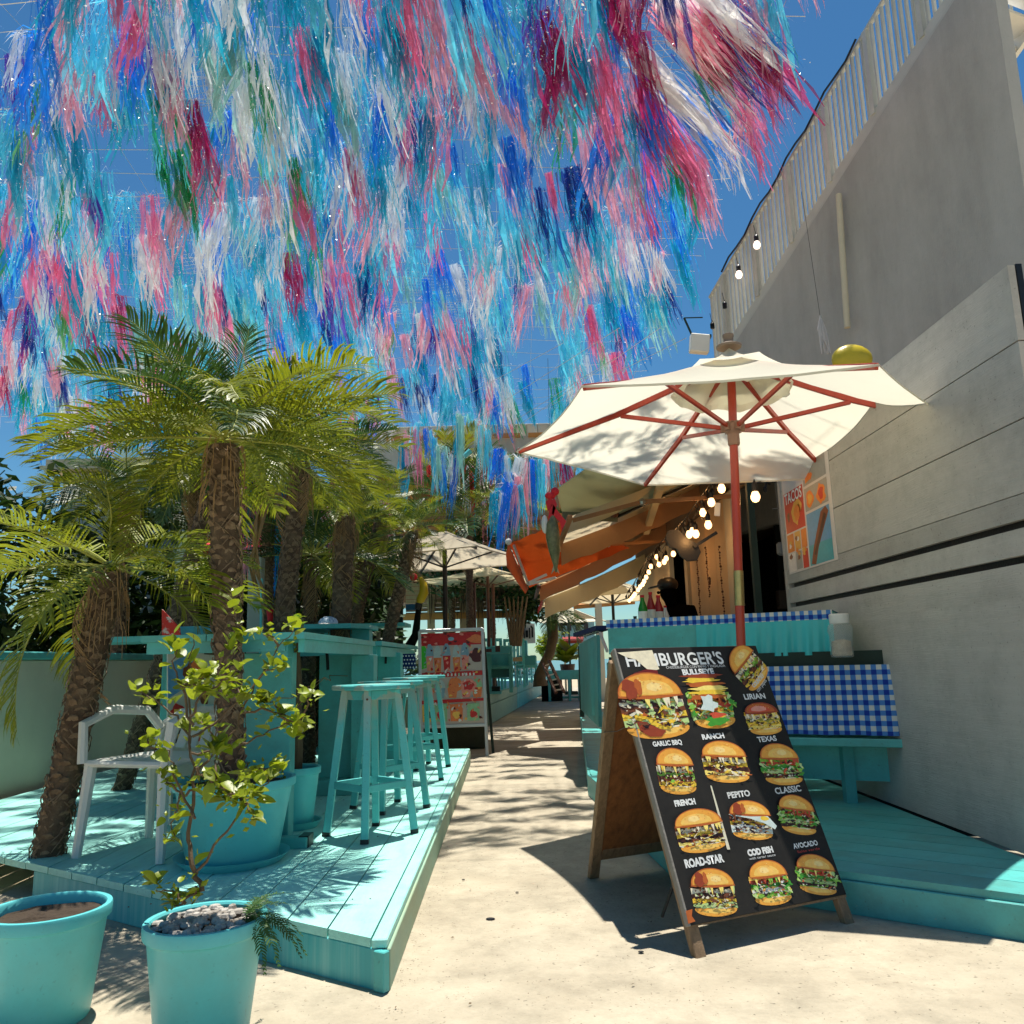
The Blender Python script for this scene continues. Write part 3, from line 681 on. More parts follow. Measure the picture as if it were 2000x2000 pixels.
# star printed napkin cloth hanging off table B end
b = MB(); b.cur = 0; x0, z0 = -1.0+.02, .90
c0 = at(783, 1277, 7.3); c1 = at(812, 1306, 7.3)
b.box(((c0.x+c1.x)/2, 7.3, (c0.z+c1.z)/2), (c1.x-c0.x, .01, c0.z-c1.z))
st = b.build('star_cloth', M['navy']); tag(st, 'small navy cloth with white dots hanging under the second table end', 'cloth')
dots = MB()
for i in range(5):
    for j in range(4): dots.box((c0.x+.02+i*.026+(j % 2)*.012, 7.292, c0.z-.02-j*.033), (.011, .004, .011), Matrix.Rotation(.8, 3, 'Y'))
dd_ = dots.build('white_dots', M['white'], st); dd_['kind'] = 'stuff'
# wires wound round the table legs
wr = thing('string_wire', 'thin pale wire strung between the teal table legs', 'wire', (-1.3, 4.9, .9))
MB().tube([(-1.45, 4.21, .86), (-1.26, 4.214, .848), (-1.13, 4.214, .842), (-1.12, 4.6, .90), (-1.15, 5.0, .93), (-1.2, 5.4, .90), (-1.30, 5.80, .93), (-1.15, 5.70, .925)], .0022, 5).build('wire', M['dry'], wr)
MB().tube([(-1.13, 4.3, .79), (-1.2, 4.9, .86), (-1.22, 5.3, .92), (-1.3, 5.72, .90)], .0022, 5).build('wire', M['dry'], wr)

# high tables further left
def hightable(name, label, pts, z, post, m='teal'):
    t = thing(name, label, 'table', (post[0], post[1], .15))
    MB().slab([V((x, y, z)) for x, y in pts], .035).build('table_top', M[m], t)
    MB().box((post[0], post[1], (z-.035+.15)/2), (post[2], post[2], z-.035-.15), bev=.004).build('post', M[m], t)
    MB().box((post[0], post[1], .17), (post[2]*2, post[2]*2, .04)).build('foot_block', M[m], t)
zc = at(700, 1221, 6.9).z
hightable('high_table', 'tall teal table with a rounded board shaped top between the palm trunks', [(-1.72, 6.5), (-1.3, 6.55), (-1.2, 6.8), (-1.2, 7.25), (-1.4, 7.5), (-1.75, 7.5), (-1.95, 7.2), (-1.93, 6.7)], zc, (-1.30, 7.0, .16))
zc = at(760, 1218, 8.6).z
hightable('high_table', 'long high teal counter board behind the second bar table', [(-2.6, 8.4), (-1.12, 8.4), (-1.12, 8.9), (-2.6, 8.9)], zc, (-1.9, 8.6, .14))
zc = at(520, 1228, 5.6).z
hightable('high_table', 'teal side counter behind the thick palm trunk', [(-2.9, 5.3), (-1.55, 5.3), (-1.45, 5.8), (-2.9, 5.8)], zc-.04, (-1.9, 5.55, .12))

# ================================================================ POTS
def pot(name, label, loc, r0, r1, h, m='pot', rim=.03, saucer=None, soil_z=.03, cat='plant pot', grp=None):
    t = thing(name, label, cat, loc, grp); L = V(loc)
    prof = [(r0*.97, 0), (r0, .006), (r1*.955, h-rim-.014), (r1*.975, h-rim-.008), (r1+.004, h-rim-.004), (r1+.005, h-rim), (r1+.006, h-.006), (r1+.004, h), (r1-.01, h), (r1-.014, h-.006), (r1*.94, h-soil_z-.02), (r1*.9, h-soil_z-.02)]
    MB().lathe(prof, L, 40).build('planter', M[m], t, smooth=True)
    b = MB(); n = 22; rs = random.Random(hash(label) % 999)
    pts = [(0, 0)]+[(r*math.cos(a), r*math.sin(a)) for r in (.3, .6, .93) for a in [i*2*math.pi/n for i in range(n)]]
    Vv = [L+V((x*r1*.98, y*r1*.98, h-soil_z+.012*mn.noise(V((x*9, y*9, L.x))))) for x, y in pts]
    F = [(0, 1+i, 1+(i+1) % n) for i in range(n)]
    for q in range(2): F += [(1+q*n+i, 1+(q+1)*n+i, 1+(q+1)*n+(i+1) % n, 1+q*n+(i+1) % n) for i in range(n)]
    b.add(Vv, F).build('soil', M['soil'], t)
    if saucer:
        MB().lathe([(saucer*.86, -.0), (saucer, .035), (saucer+.004, .038), (saucer-.006, .036), (saucer*.84, .008), (.01, .008)], L-V((0, 0, .012)), 36).build('saucer', M[saucer_m], t, smooth=True)
    return t
saucer_m = 'pot'
P1c = V((-1.285, 3.86, .163)); P2c = V((-.872, 2.42, 0)); P3c = V((-1.21, 4.62, .163))
pot('plant_pot', 'big round teal pot on a saucer holding the thick palm', P1c, .195, .262, .345, saucer=.245)
pot('plant_pot', 'teal pot filled with white pebbles at the front corner of the deck', P2c, .118, .158, .325, soil_z=.025)
pot('plant_pot', 'small teal pot with saucer half hidden behind the near table leg', P3c, .095, .128, .30, saucer=.14)
b = MB(); rs = random.Random(11)
for i in range(150):
    a = rs.random()*6.28; r = .138*math.sqrt(rs.random()); s = rs.uniform(.005, .019)
    c = P2c+V((r*math.cos(a), r*math.sin(a), .304+rs.uniform(0, .01)+.012*(1-r/.14)))
    q = V((rs.uniform(.7, 1.3), rs.uniform(.7, 1.3), rs.uniform(.5, .9)))
    b.ball(c, s, 6, q)
pb = b.build('pebbles', mat('white_pebble', (.50, .47, .42), .8, .45, 30, .3, second=(.2, .17, .14), mix=.55, mscale=22)); setting(pb, 'stuff')
# small left-edge planters seen under the shrub
saucer_m = 'pot'
pot('plant_pot', 'teal pot at the far left behind the deck edge, empty', (-1.42, 2.62, 0), .13, .17, .31)
MB().box((-2.05, 3.62, .3), (.42, .36, .6), bev=.01)
# ================================================================ PALMS
def frond_mesh(name, L, nl, ll, droop, seed, mats, fold=.5, spread=1.15, wid=.0135):
    rs = random.Random(seed); b = MB(); P = []; n = 12
    for i in range(n+1):
        t = i/n; P.append(V((L*(t-.12*droop*t**3), rs.uniform(-.006, .006), L*(.10*t-droop*t**2.2*.62))))
    b.cur = 1; b.tube(P, [.008*(1-t/n)+.0018 for t in range(n+1)], 5); b.cur = 0
    for i in range(nl):
        t = .16+.84*(i/(nl-1))**.92; k = t*n; a = min(int(k), n-1); p = P[a].lerp(P[a+1], k-a); tg = (P[a+1]-P[a]).normalized()
        sd = tg.cross(V((0, 0, 1))).normalized(); up = sd.cross(tg)
        env = math.sin(math.pi*(.12+.80*t))**.6
        for s in (-1, 1):
            if rs.random() < .04: continue
            l = ll*env*rs.uniform(.85, 1.1)*(1 if t < .9 else .8); ang = spread*(1.12-.62*t)+rs.uniform(-.09, .09)
            d = (tg*math.cos(ang)+sd*s*math.sin(ang)); d = (d+up*(fold*(1-.5*t)+rs.uniform(-.14, .14))).normalized()
            d2 = (d+V((0, 0, -.55-rs.uniform(0, .5)))).normalized(); w = wid*rs.uniform(.8, 1.15)
            e = (tg-d*tg.dot(d)).normalized(); m1 = p+d*l*.5; m2 = m1+((d+d2)/2).normalized()*l*.28; tp = m2+d2*l*.26
            nn = d.cross(e)*w*.25
            b.add([p-e*w*.35, p+e*w*.35, m1+e*w*.5, m1-e*w*.5, m2+e*w*.4, m2-e*w*.4, tp], [(0, 1, 2, 3), (3, 2, 4, 5), (5, 4, 6)])
    return b.mesh(name, mats)
FG = [frond_mesh('frond_green%d' % i, 1.0, 42, .34, (.35, .55, .8, 1.05)[i % 4], i, [M['frond'], M['rachis']]) for i in range(6)]
FDK = [frond_mesh('frond_deep%d' % i, 1.0, 42, .34, (.3, .5, .75)[i % 3], 30+i, [M['frondd'], M['rachis']]) for i in range(4)]
FY = [frond_mesh('frond_dry%d' % i, 1.0, 26, .26, 1.3, 60+i, [M['dry'], M['dry']], fold=-.5, spread=.7) for i in range(3)]
def palm(name, label, base, top, r0, r1, fr, L, seed, deep=.2, dry=3, eld=(-.35, 1.25), cat='palm tree', grp=None, az=None, scar=.8):
    base, top = V(base), V(top); rs = random.Random(seed); t = thing(name, label, cat, base, grp)
    H = (top-base).length; n = 14; ax0 = (top-base).normalized(); P = []; off = V((rs.uniform(-.02, .02), rs.uniform(-.02, .02), 0))
    for i in range(n+1): P.append(base.lerp(top, i/n)+off*math.sin(math.pi*i/n))
    tr = MB().tube(P, [r0+(r1-r0)*(i/n)*(1 if i < n-1 else .8) for i in range(n+1)], 14).build('trunk', M['trunk'], t, smooth=True)
    # long loose fibres and cracks running down the trunk
    b = MB()
    for i in range(int(160*H)):
        k = rs.random(); a = rs.random()*6.28; r = (r0+(r1-r0)*k)*1.10; p = base+ax0*k*H+off*math.sin(math.pi*k)+V((math.cos(a)*r, math.sin(a)*r, 0)); l = rs.uniform(.03, .10); sl_a = rs.choice((-1, 1))*rs.uniform(.5, 1.1)*l/r
        q = [base+ax0*(k*H-l*j/3)+off*math.sin(math.pi*k)+V((math.cos(a+sl_a*j/3)*r*(1.04+.05*(j % 2)), math.sin(a+sl_a*j/3)*r*(1.04+.05*(j % 2)), 0)) for j in range(4)]
        b.tube(q, [.0022, .0035, .003, .001], 3, cap=False)
    b.build('trunk_fibre', M['scar'] if scar < 1 else M['dry'], t)['kind'] = 'stuff'
    # old leaf bases in a spiral
    b = MB(); dz = .030*scar; N = int(H/dz*1.0)*4
    ax = ax0
    for i in range(N):
        k = i/N; z = k*H; a = i*2.39996+rs.uniform(-.12, .12); z += rs.uniform(-.006, .006); p = base+ax*z+off*math.sin(math.pi*k); r = (r0+(r1-r0)*k)
        o = V((math.cos(a), math.sin(a), 0)); s = V((-math.sin(a), math.cos(a), 0)); w = r*rs.uniform(.30, .44); h = .03*scar*rs.uniform(.8, 1.25)
        j = rs.uniform(1.0, 1.35); q = p+o*r*.92
        lip = q+o*(.009*j*rs.uniform(.3, 1.5))+ax*h*rs.uniform(.5, .95)+s*rs.uniform(-.3, .3)*w
        b.add([q-s*w, q+s*w, q-ax*h*.5, lip-s*w*.75, lip+s*w*.75, lip+ax*h*.3, q+ax*h*1.0-s*w*.4, q+ax*h*1.0+s*w*.4],
              [(2, 1, 4, 3), (0, 2, 3), (3, 4, 5), (3, 5, 6), (5, 4, 7), (6, 5, 7), (0, 3, 6), (4, 1, 7)])
    b.build('leaf_bases', M['scar'], t)['kind'] = 'stuff'
    # fibres hanging at the crown base
    b = MB()
    for i in range(50):
        a = rs.random()*6.28; p = top+V((math.cos(a)*r1*1.1, math.sin(a)*r1*1.1, rs.uniform(-.25, .05)))
        b.tube([p, p+V((math.cos(a)*.02, math.sin(a)*.02, -.06)), p+V((math.cos(a)*.025, math.sin(a)*.025, -rs.uniform(.1, .22)))], [.003, .002, .001], 3, cap=False)
    b.build('fibre', M['dry'], t)['kind'] = 'stuff'
    for i in range(fr):
        k = i/fr; a = i*2.39996+seed if az is None else az[0]+(az[1]-az[0])*((i*.618) % 1)
        el = eld[0]+(eld[1]-eld[0])*k**.8
        me = rs.choice(FDK) if rs.random() < deep else rs.choice(FG)
        s = L*rs.uniform(.82, 1.12)*(.75+.25*math.cos((el-.3)*.9))
        mm = Matrix.Rotation(a, 4, 'Z') @ Matrix.Rotation(-el, 4, 'Y') @ Matrix.Rotation(rs.uniform(-.35, .35), 4, 'X') @ Matrix.Diagonal((s, s, s, 1))
        inst('frond', me, t, Matrix.Translation(top-base+V((math.cos(a)*r1*.5, math.sin(a)*r1*.5, .02+.05*k))) @ mm)
    for i in range(dry):
        a = rs.random()*6.28; s = L*rs.uniform(.5, .8)
        inst('dry_frond', rs.choice(FY), t, Matrix.Translation(top-base+V((math.cos(a)*r1, math.sin(a)*r1, -.06))) @ Matrix.Rotation(a, 4, 'Z') @ Matrix.Rotation(1.0+rs.uniform(-.1, .3), 4, 'Y') @ Matrix.Scale(s, 4))
    return t
palm('palm_tree', 'nearest palm with a thick scaly trunk and bright arching fronds, in the big teal pot', (-1.29, 3.86, .46), at(438, 872, 3.86), .053, .072, 34, .76, 3, deep=.12, dry=0, eld=(-.28, .60))
palm('palm_tree', 'second palm with dark fronds, just behind the nearest one beside the table', (-1.62, 5.5, .1), at(588, 905, 5.6), .060, .062, 26, .72, 7, deep=.45, dry=3, eld=(-.2, .7))
palm('palm_tree', 'third palm with a shaggy fibrous trunk, between the second palm and the beige parasol', (-1.50, 6.9, .1), at(676, 1005, 6.9), .085, .08, 18, .52, 11, deep=.3, dry=6, scar=1.0, eld=(-.1, 1.0))
palm('palm_tree', 'slim palm in front of the beige parasol, its small crown over the canopy', (-1.50, 8.0, .1), at(806, 1040, 8.2), .05, .06, 20, .5, 17, deep=.5, dry=5, eld=(-.4, 1.2))
palm('palm_tree', 'thin palm trunk left of the slim palm, crown hidden in its neighbours', (-2.1, 8.9, .1), at(748, 1000, 9.0), .06, .06, 16, .6, 19, deep=.6, dry=3)
palm('palm_tree', 'tall palm rising behind the two front palms at the left', (-2.9, 6.2, .1), at(450, 812, 6.2), .06, .06, 32, .78, 23, deep=.8, dry=5, eld=(-.3, .78))
palm('palm_tree', 'low palm at the left edge reaching its long ribs across the white wall', (-2.25, 4.1, .1), at(215, 1120, 4.1), .07, .07, 13, .8, 29, deep=.1, dry=1, eld=(-.6, .7))
for k, (u, v, Y, L_) in enumerate(((915, 1010, 13.5, 1.3), (958, 1000, 17.2, 1.5), (700, 1100, 9.5, .8), (610, 1090, 7.6, .9), (880, 960, 16, 1.4))):
    c = at(u, v, Y)
    palm('palm_tree', ('bushy palm crown above the beige parasol', 'bushy palm right of the beige parasol, under the blue tassels', 'dark low palm under the left tip of the beige parasol', 'grey-green drooping palm between the two front trunks', 'far palm behind the parasol top, leaves catching the light')[k],
         (c.x, c.y, 0), c, .06, .055, 20, L_, 40+k, deep=.5, dry=2)
# dry hanging frond between the trunks
df = thing('dead_frond', 'long dry brown frond hanging between the two front palm trunks', 'dead leaf', at(515, 955, 4.9))
base = root_loc(df)
for j in range(16):
    rs = random.Random(j); pts = [(540, 950), (515, 985), (500, 1040), (496, 1100), (505, 1150), (520, 1200)]
    P = [at(u+rs.uniform(-10, 10), v+rs.uniform(-8, 8), 4.9+rs.uniform(-.06, .06)) for u, v in pts[:rs.choice([4, 5, 6])]]
    MB().tube(P, [.004, .008, .007, .006, .005, .002][:len(P)], 4).build('dry_leaflet', M['dry'], df)

# ================================================================ SHRUB IN THE PEBBLE POT
leafm = []
for i in range(5):
    rs = random.Random(i); b = MB(); n = 6; Lf = 1.0; rows = []
    for k in range(n+1):
        t = k/n; w = .36*math.sin(math.pi*min(1, t**.8*1.0))**.75*(1-.12*t); z = -.22*t*t+.04*math.sin(t*5+i)
        rows += [V((t, -w, z+w*.32)), V((t, 0, z)), V((t, w, z+w*.32))]
    F = []
    for k in range(n):
        for j in range(2): F.append((k*3+j, k*3+j+1, (k+1)*3+j+1, (k+1)*3+j))
    b.add(rows, F); leafm.append(b.mesh('leaf%d' % i, M['leaf'], smooth=True))
def leafy(name, label, base, branches, nleaf, size, seed, cat, mats=None, jit=.012, grp=None, part='leaf', up=.3, rad=(.007, .0022)):
    t = thing(name, label, cat, base, grp); rs = random.Random(seed); B0 = V(base); pts = []
    for br in branches:
        P = [V(p) for p in br]; Q = []
        for i in range(len(P)-1):
            for k in range(4): Q.append(P[i].lerp(P[i+1], k/4)+V((rs.uniform(-1, 1), rs.uniform(-1, 1), rs.uniform(-1, 1)))*jit*.35)
        Q.append(P[-1]); n = len(Q)
        MB().tube(Q, [rad[0]+(rad[1]-rad[0])*i/(n-1) for i in range(n)] if br is not branches[0] else [rad[0]*1.9+(rad[1]-rad[0]*1.9)*i/(n-1) for i in range(n)], 6).build('branch', M['stem'], t, smooth=True)
        for i in range(n): pts.append((Q[i], i/(n-1), (Q[min(i+1, n-1)]-Q[max(i-1, 0)]).normalized(), br is branches[0]))
    wts = [(.25+q[1]**2*1.6)*(.25 if q[3] else 1) for q in pts]
    for i in range(nleaf):
        p, tt, d, _ = rs.choices(pts, wts)[0]
        p = p+V((rs.uniform(-1, 1), rs.uniform(-1, 1), rs.uniform(-.6, 1)))*jit
        dr = (d*.5+V((rs.uniform(-1, 1), rs.uniform(-1, 1), rs.uniform(-.4, 1)))).normalized(); s = size*rs.uniform(.6, 1.25)
        q = dr.to_track_quat('X', 'Z').to_matrix().to_4x4() @ Matrix.Rotation(rs.uniform(-.9, .9), 4, 'X')
        inst(part, rs.choice(leafm), t, Matrix.Translation(p-B0) @ q @ Matrix.Scale(s, 4))
    return t
def A2(pts, Y): return [at(u, v, Y+(k-len(pts)/2)*.02) for k, (u, v) in enumerate(pts)]
BR = [A2([(392, 1745), (376, 1690), (368, 1620), (376, 1520), (374, 1430), (370, 1330), (378, 1240)], 2.42),
      A2([(376, 1520), (415, 1480), (460, 1420), (500, 1330), (545, 1262), (575, 1228)], 2.5),
      A2([(386, 1700), (430, 1640), (462, 1600), (490, 1560), (530, 1520), (545, 1500)], 2.35),
      A2([(374, 1440), (430, 1400), (480, 1360), (520, 1310), (548, 1300)], 2.45),
      A2([(378, 1500), (420, 1530), (470, 1560), (505, 1560)], 2.32),
      A2([(375, 1450), (345, 1400), (310, 1370), (270, 1350)], 2.5),
      A2([(372, 1360), (420, 1310), (450, 1275), (470, 1250)], 2.55),
      A2([(378, 1600), (345, 1520), (330, 1470), (290, 1450)], 2.35),
      A2([(372, 1400), (400, 1350), (440, 1330), (470, 1300)], 2.4),
      A2([(374, 1470), (430, 1470), (500, 1440), (560, 1410), (585, 1425)], 2.5),
      A2([(376, 1540), (350, 1560), (342, 1600), (335, 1640)], 2.38),
      A2([(388, 1735), (360, 1760), (340, 1770)], 2.36),
      A2([(374, 1420), (355, 1340), (340, 1290), (350, 1250)], 2.45),
      A2([(470, 1395), (520, 1385), (555, 1392), (580, 1430)], 2.5)]
rsx = random.Random(31)
def px(*q, Y=2.4): BR.append(A2(list(q), Y))
for i in range(16):      # thin side twigs
    br = BR[rsx.randrange(1, 14)]; k = rsx.randrange(1, len(br)); p_ = br[k]; d_ = V((rsx.uniform(-1, 1), rsx.uniform(-.4, .4), rsx.uniform(-.3, 1))).normalized()*rsx.uniform(.05, .13)
    BR.append([p_, p_+d_*.55+V((0, 0, .01)), p_+d_])
sh_t = leafy('leafy_shrub', 'sprawling shrub with yellow-green rounded leaves growing from the pebble pot', (P2c.x, P2c.y, .3), BR, 280, .047, 5, 'shrub', jit=.020, rad=(.0042, .0013))
b = MB(); rs = random.Random(77); base = root_loc(sh_t)
for i in range(420):
    br = rs.choice(BR); k = rs.randrange(len(br)-1); t = rs.random(); p_ = br[k].lerp(br[k+1], t)+V((rs.gauss(0, .02), rs.gauss(0, .02), rs.gauss(.008, .02))); s_ = rs.uniform(.014, .03)
    d_ = V((rs.uniform(-1, 1), rs.uniform(-1, 1), rs.uniform(-.5, 1))).normalized(); e_ = d_.orthogonal().normalized(); e_ = (e_*math.cos(i)+d_.cross(e_)*math.sin(i))*s_*.34; m_ = d_.cross(e_).normalized()*s_*.12
    b.add([p_, p_+d_*s_*.45-e_, p_+d_*s_, p_+d_*s_*.45+e_, p_+d_*s_*.5+m_*-1], [(0, 1, 4), (1, 2, 4), (2, 3, 4), (3, 0, 4)])
b.build('small_leaves', M['leaf'], sh_t)['kind'] = 'stuff'
# small seedlings in the big pot
rs = random.Random(8); sb_ = []
for i in range(16):
    a = rs.random()*6.28; r = .1+.12*rs.random(); p = P1c+V((r*math.cos(a), r*math.sin(a), .31)); sb_.append([p, p+V((rs.uniform(-.03, .03), rs.uniform(-.03, .03), rs.uniform(.03, .09)))])
leafy('seedlings', 'small dark seedlings around the palm in the big pot', P1c+V((0, 0, .31)), sb_, 90, .026, 6, 'plant', rad=(.0015, .001), jit=.01)
# fern drooping over the rim
fn = thing('hanging_fern', 'small dark fern spilling over the right rim of the pebble pot', 'fern', P2c+V((.10, .02, .31)))
fm = frond_mesh('fern_leaf', 1, 22, .16, 1.3, 5, [M['fern'], M['fern']], fold=.1, spread=1.3, wid=.03)
for i in range(16):
    rs = random.Random(i+90); a = rs.uniform(-1.3, 1.6); s = rs.uniform(.10, .19)
    inst('fern_frond', fm, fn, Matrix.Rotation(a, 4, 'Z') @ Matrix.Rotation(-rs.uniform(-.1, .9), 4, 'Y') @ Matrix.Scale(s, 4))
# plant in the small pot
P3p = [[P3c+V((0, 0, .27)), P3c+V((.01, 0, .5)), P3c+V((-.01, .02, .9)), P3c+V((.02, 0, 1.1))]]
leafy('potted_tree', 'thin dark stem in the small pot behind the near table leg', P3c+V((0, 0, .27)), P3p, 14, .05, 9, 'plant', rad=(.02, .012))
# ---- broadleaf mass and hedges behind
def foliage(name, label, boxes, n, size, seed, m, cat='hedge', kind=None):
    b = MB(); rs = random.Random(seed); tot = sum(q[3]*q[4]*q[5] for q in boxes)
    for (cx, cy, cz, sx, sy, sz) in boxes:
        for i in range(int(n*sx*sy*sz/tot)):
            a, c_ = rs.random()*6.28, rs.uniform(-1, 1); q = math.sqrt(1-c_*c_); rr = rs.random()**.4
            p = V((cx+sx*rr*q*math.cos(a), cy+sy*rr*q*math.sin(a), cz+sz*rr*c_))
            if mn.noise(p*1.7) < -.12: continue
            d = V((rs.uniform(-1, 1), rs.uniform(-1, 1), rs.uniform(-.8, .6))).normalized()*size*rs.uniform(.6, 1.3); e = d.cross(V((rs.uniform(-1, 1), rs.uniform(-1, 1), 1))).normalized()*size*.22
            b.add([p-e*.2, p+d*.5-e, p+d, p+d*.5+e], [(0, 1, 2, 3)])
    o = b.build(name, m); tag(o, label, cat); return o
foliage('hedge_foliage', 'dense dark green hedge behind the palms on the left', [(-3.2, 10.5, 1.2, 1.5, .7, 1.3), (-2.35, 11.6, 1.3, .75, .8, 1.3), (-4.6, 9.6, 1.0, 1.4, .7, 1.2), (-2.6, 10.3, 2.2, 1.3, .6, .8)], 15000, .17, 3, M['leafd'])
MB().slab([V((-6, 11.2, 2.6)), V((-1.1, 12.4, 2.4)), V((-1.1, 12.5, 2.4)), V((-6, 11.3, 2.6))], 2.4).build('hedge_core', M['dark']) if 0 else None
foliage('hedge_foliage', 'sunlit green bushes under the hanging blue tassels, right of the beige parasol', [(-.9, 15.5, 2.9, 1.1, .7, .75), (.1, 16, 2.6, .8, .7, .7)], 5000, .15, 4, M['frondd'])

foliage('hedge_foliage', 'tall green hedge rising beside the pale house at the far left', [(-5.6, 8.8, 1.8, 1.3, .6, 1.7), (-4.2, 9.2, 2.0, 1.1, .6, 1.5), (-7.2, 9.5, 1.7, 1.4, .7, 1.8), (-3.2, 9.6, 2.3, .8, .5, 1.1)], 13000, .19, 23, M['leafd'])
for k, (u, v, Y, L_, lb) in enumerate(((250, 960, 8.0, 1.0, 'leafy palm in front of the pale house, far left'), (385, 930, 7.4, .7, 'small palm crown left of the thick front trunk'), (525, 905, 7.6, .7, 'small palm crown between the two front trunks'))):
    c = at(u, v, Y); palm('palm_tree', lb, (c.x, c.y, 0), c, .06, .055, 22, L_, 60+k, deep=.6, dry=4, eld=(-.6, .8))
# ================================================================ KIOSK COUNTER
def gingham(name, sc):
    m = bpy.data.materials.new(name); m.use_nodes = True; n, L = m.node_tree.nodes, m.node_tree.links; b = n['Principled BSDF']; b.inputs['Roughness'].default_value = .75
    tc = n.new('ShaderNodeTexCoord'); sp = n.new('ShaderNodeSeparateXYZ'); L.new(tc.outputs['UV'], sp.inputs[0])
    def st(ax):
        a = n.new('ShaderNodeMath'); a.operation = 'MULTIPLY'; a.inputs[1].default_value = sc; L.new(sp.outputs[ax], a.inputs[0])
        f = n.new('ShaderNodeMath'); f.operation = 'FRACT'; L.new(a.outputs[0], f.inputs[0])
        g = n.new('ShaderNodeMath'); g.operation = 'GREATER_THAN'; g.inputs[1].default_value = .5; L.new(f.outputs[0], g.inputs[0]); return g.outputs[0]
    s = n.new('ShaderNodeMath'); s.operation = 'ADD'; L.new(st(0), s.inputs[0]); L.new(st(1), s.inputs[1])
    h = n.new('ShaderNodeMath'); h.operation = 'MULTIPLY'; h.inputs[1].default_value = .5; L.new(s.outputs[0], h.inputs[0])
    r = n.new('ShaderNodeValToRGB'); r.color_ramp.interpolation = 'CONSTANT'; e = r.color_ramp.elements
    e[0].position = 0; e[0].color = (.62, .62, .58, 1); e[1].position = .25; e[1].color = (.07, .22, .55, 1); q = e.new(.75); q.color = (.004, .035, .30, 1)
    L.new(h.outputs[0], r.inputs[0]); L.new(r.outputs[0], b.inputs['Base Color']); b.inputs['Specular IOR Level'].default_value = .3
    return m
GH = gingham('blue_gingham', 1.0)
def cloth(name, parent, A, B, z0, z1, uvs, m, fold=.006, nf=14, thick=None, n=60, rows=5, seed=0, lean=0):
    A, B = V(A), V(B); d = (B-A); L = d.length; x = d/L; nrm = V((x.y, -x.x, 0))
    b = MB(); Vv = []; uv = []
    for j in range(rows+1):
        t = j/rows
        for i in range(n+1):
            s = i/n; w = fold*(math.sin(s*nf*6.28+seed)+.6*math.sin(s*nf*2.7*6.28+1+t))*(.3+t)
            Vv.append(A+x*L*s+nrm*(w+lean*t)+V((0, 0, z0+(z1-z0)*t))); uv.append((L*s*uvs, (z0-z1)*t*uvs))
    F = [(j*(n+1)+i, j*(n+1)+i+1, (j+1)*(n+1)+i+1, (j+1)*(n+1)+i) for j in range(rows) for i in range(n)]
    b.add(Vv, F); o = b.build(name, m, parent, smooth=True)
    ul = o.data.uv_layers.new(name='UVMap')
    for l in o.data.loops: ul.data[l.index].uv = uv[l.vertex_index]
    return o
KA, KB = at(1188, 1216, 5.5), at(1626, 1200, 4.9); KA.z = KB.z = 0
zk = at(1188, 1213, 5.5).z; kd = (KB-KA).normalized(); kn = V((kd.y, -kd.x, 0))
kc = thing('kiosk_counter', 'kiosk serving counter with a teal cloth front and a blue and white checked top', 'counter', (KA.x, KA.y, .15))
MB().slab([KA+V((0, 0, zk))-kn*.0, KB+V((0, 0, zk)), KB-kn*.55+V((0, 0, zk)), KA-kn*.55+V((0, 0, zk))], .035).build('counter_top', M['teal'], kc)
cloth('checked_cloth', kc, KA+kn*.012-kd*.01, KB+kn*.012, zk+.006, zk-.052, 1/.050, GH, .003, 9, seed=2)
b = MB()
q = [KA+V((0, 0, zk+.006))+kn*.012, KB+V((0, 0, zk+.006))+kn*.012, KB-kn*.5+V((0, 0, zk+.006)), KA-kn*.5+V((0, 0, zk+.006))]
b.poly(q); o = b.build('checked_top_cloth', GH, kc); ul = o.data.uv_layers.new(name='UVMap')
for l, (a_, c_) in zip(o.data.loops, ((0, 0), (33, 0), (33, 12), (0, 12))): ul.data[l.index].uv = (a_, c_)
tealc = mat('teal_satin_cloth', (.06, .50, .52), .32, .08, 3, .04, 200, rnd=0)
km = KA.lerp(KB, .42)
MB().bar(KA+V((0, 0, zk-.135))+kn*.008, km+V((0, 0, zk-.135))+kn*.008, .02, .17, bev=.003).build('front_board', M['teal'], kc)
cloth('teal_valance', kc, km+kn*.016, KB+kn*.02, zk-.05, .985, 10, tealc, .011, 5, rows=8, n=120, seed=1)
MB().bar(KA+V((0, 0, .96))+kn*.0, KB+kd*.9+V((0, 0, .96)), .05, .09).build('dark_ledge', M['ledge'], kc)
zl0, zl1 = at(1560, 1302, 4.7).z, at(1560, 1452, 4.7).z
KL = KA.lerp(KB, .55)
cloth('checked_skirt', kc, KL+kn*.06, KB+kd*.9+kn*.10, zl0, zl1+.03, 1/.056, GH, .011, 5, rows=8, n=120, seed=3, lean=.04)
MB().bar(KL+kn*.02+V((0, 0, zl1-.01)), KB+kd*.9+kn*.02+V((0, 0, zl1-.01)), .24, .045, bev=.004).build('foot_shelf', M['teal'], kc)
MB().bar(KA-kn*.06+V((0, 0, .62)), KB+kd*.9-kn*.06+V((0, 0, .62)), .04, .70).build('back_panel', M['teal'], kc)
for s in (0.0, .5, 1.0): MB().box(KA.lerp(KB, s)-kn*.03+V((0, 0, .56)), (.06, .06, .82)).build('post', M['teal'], kc)
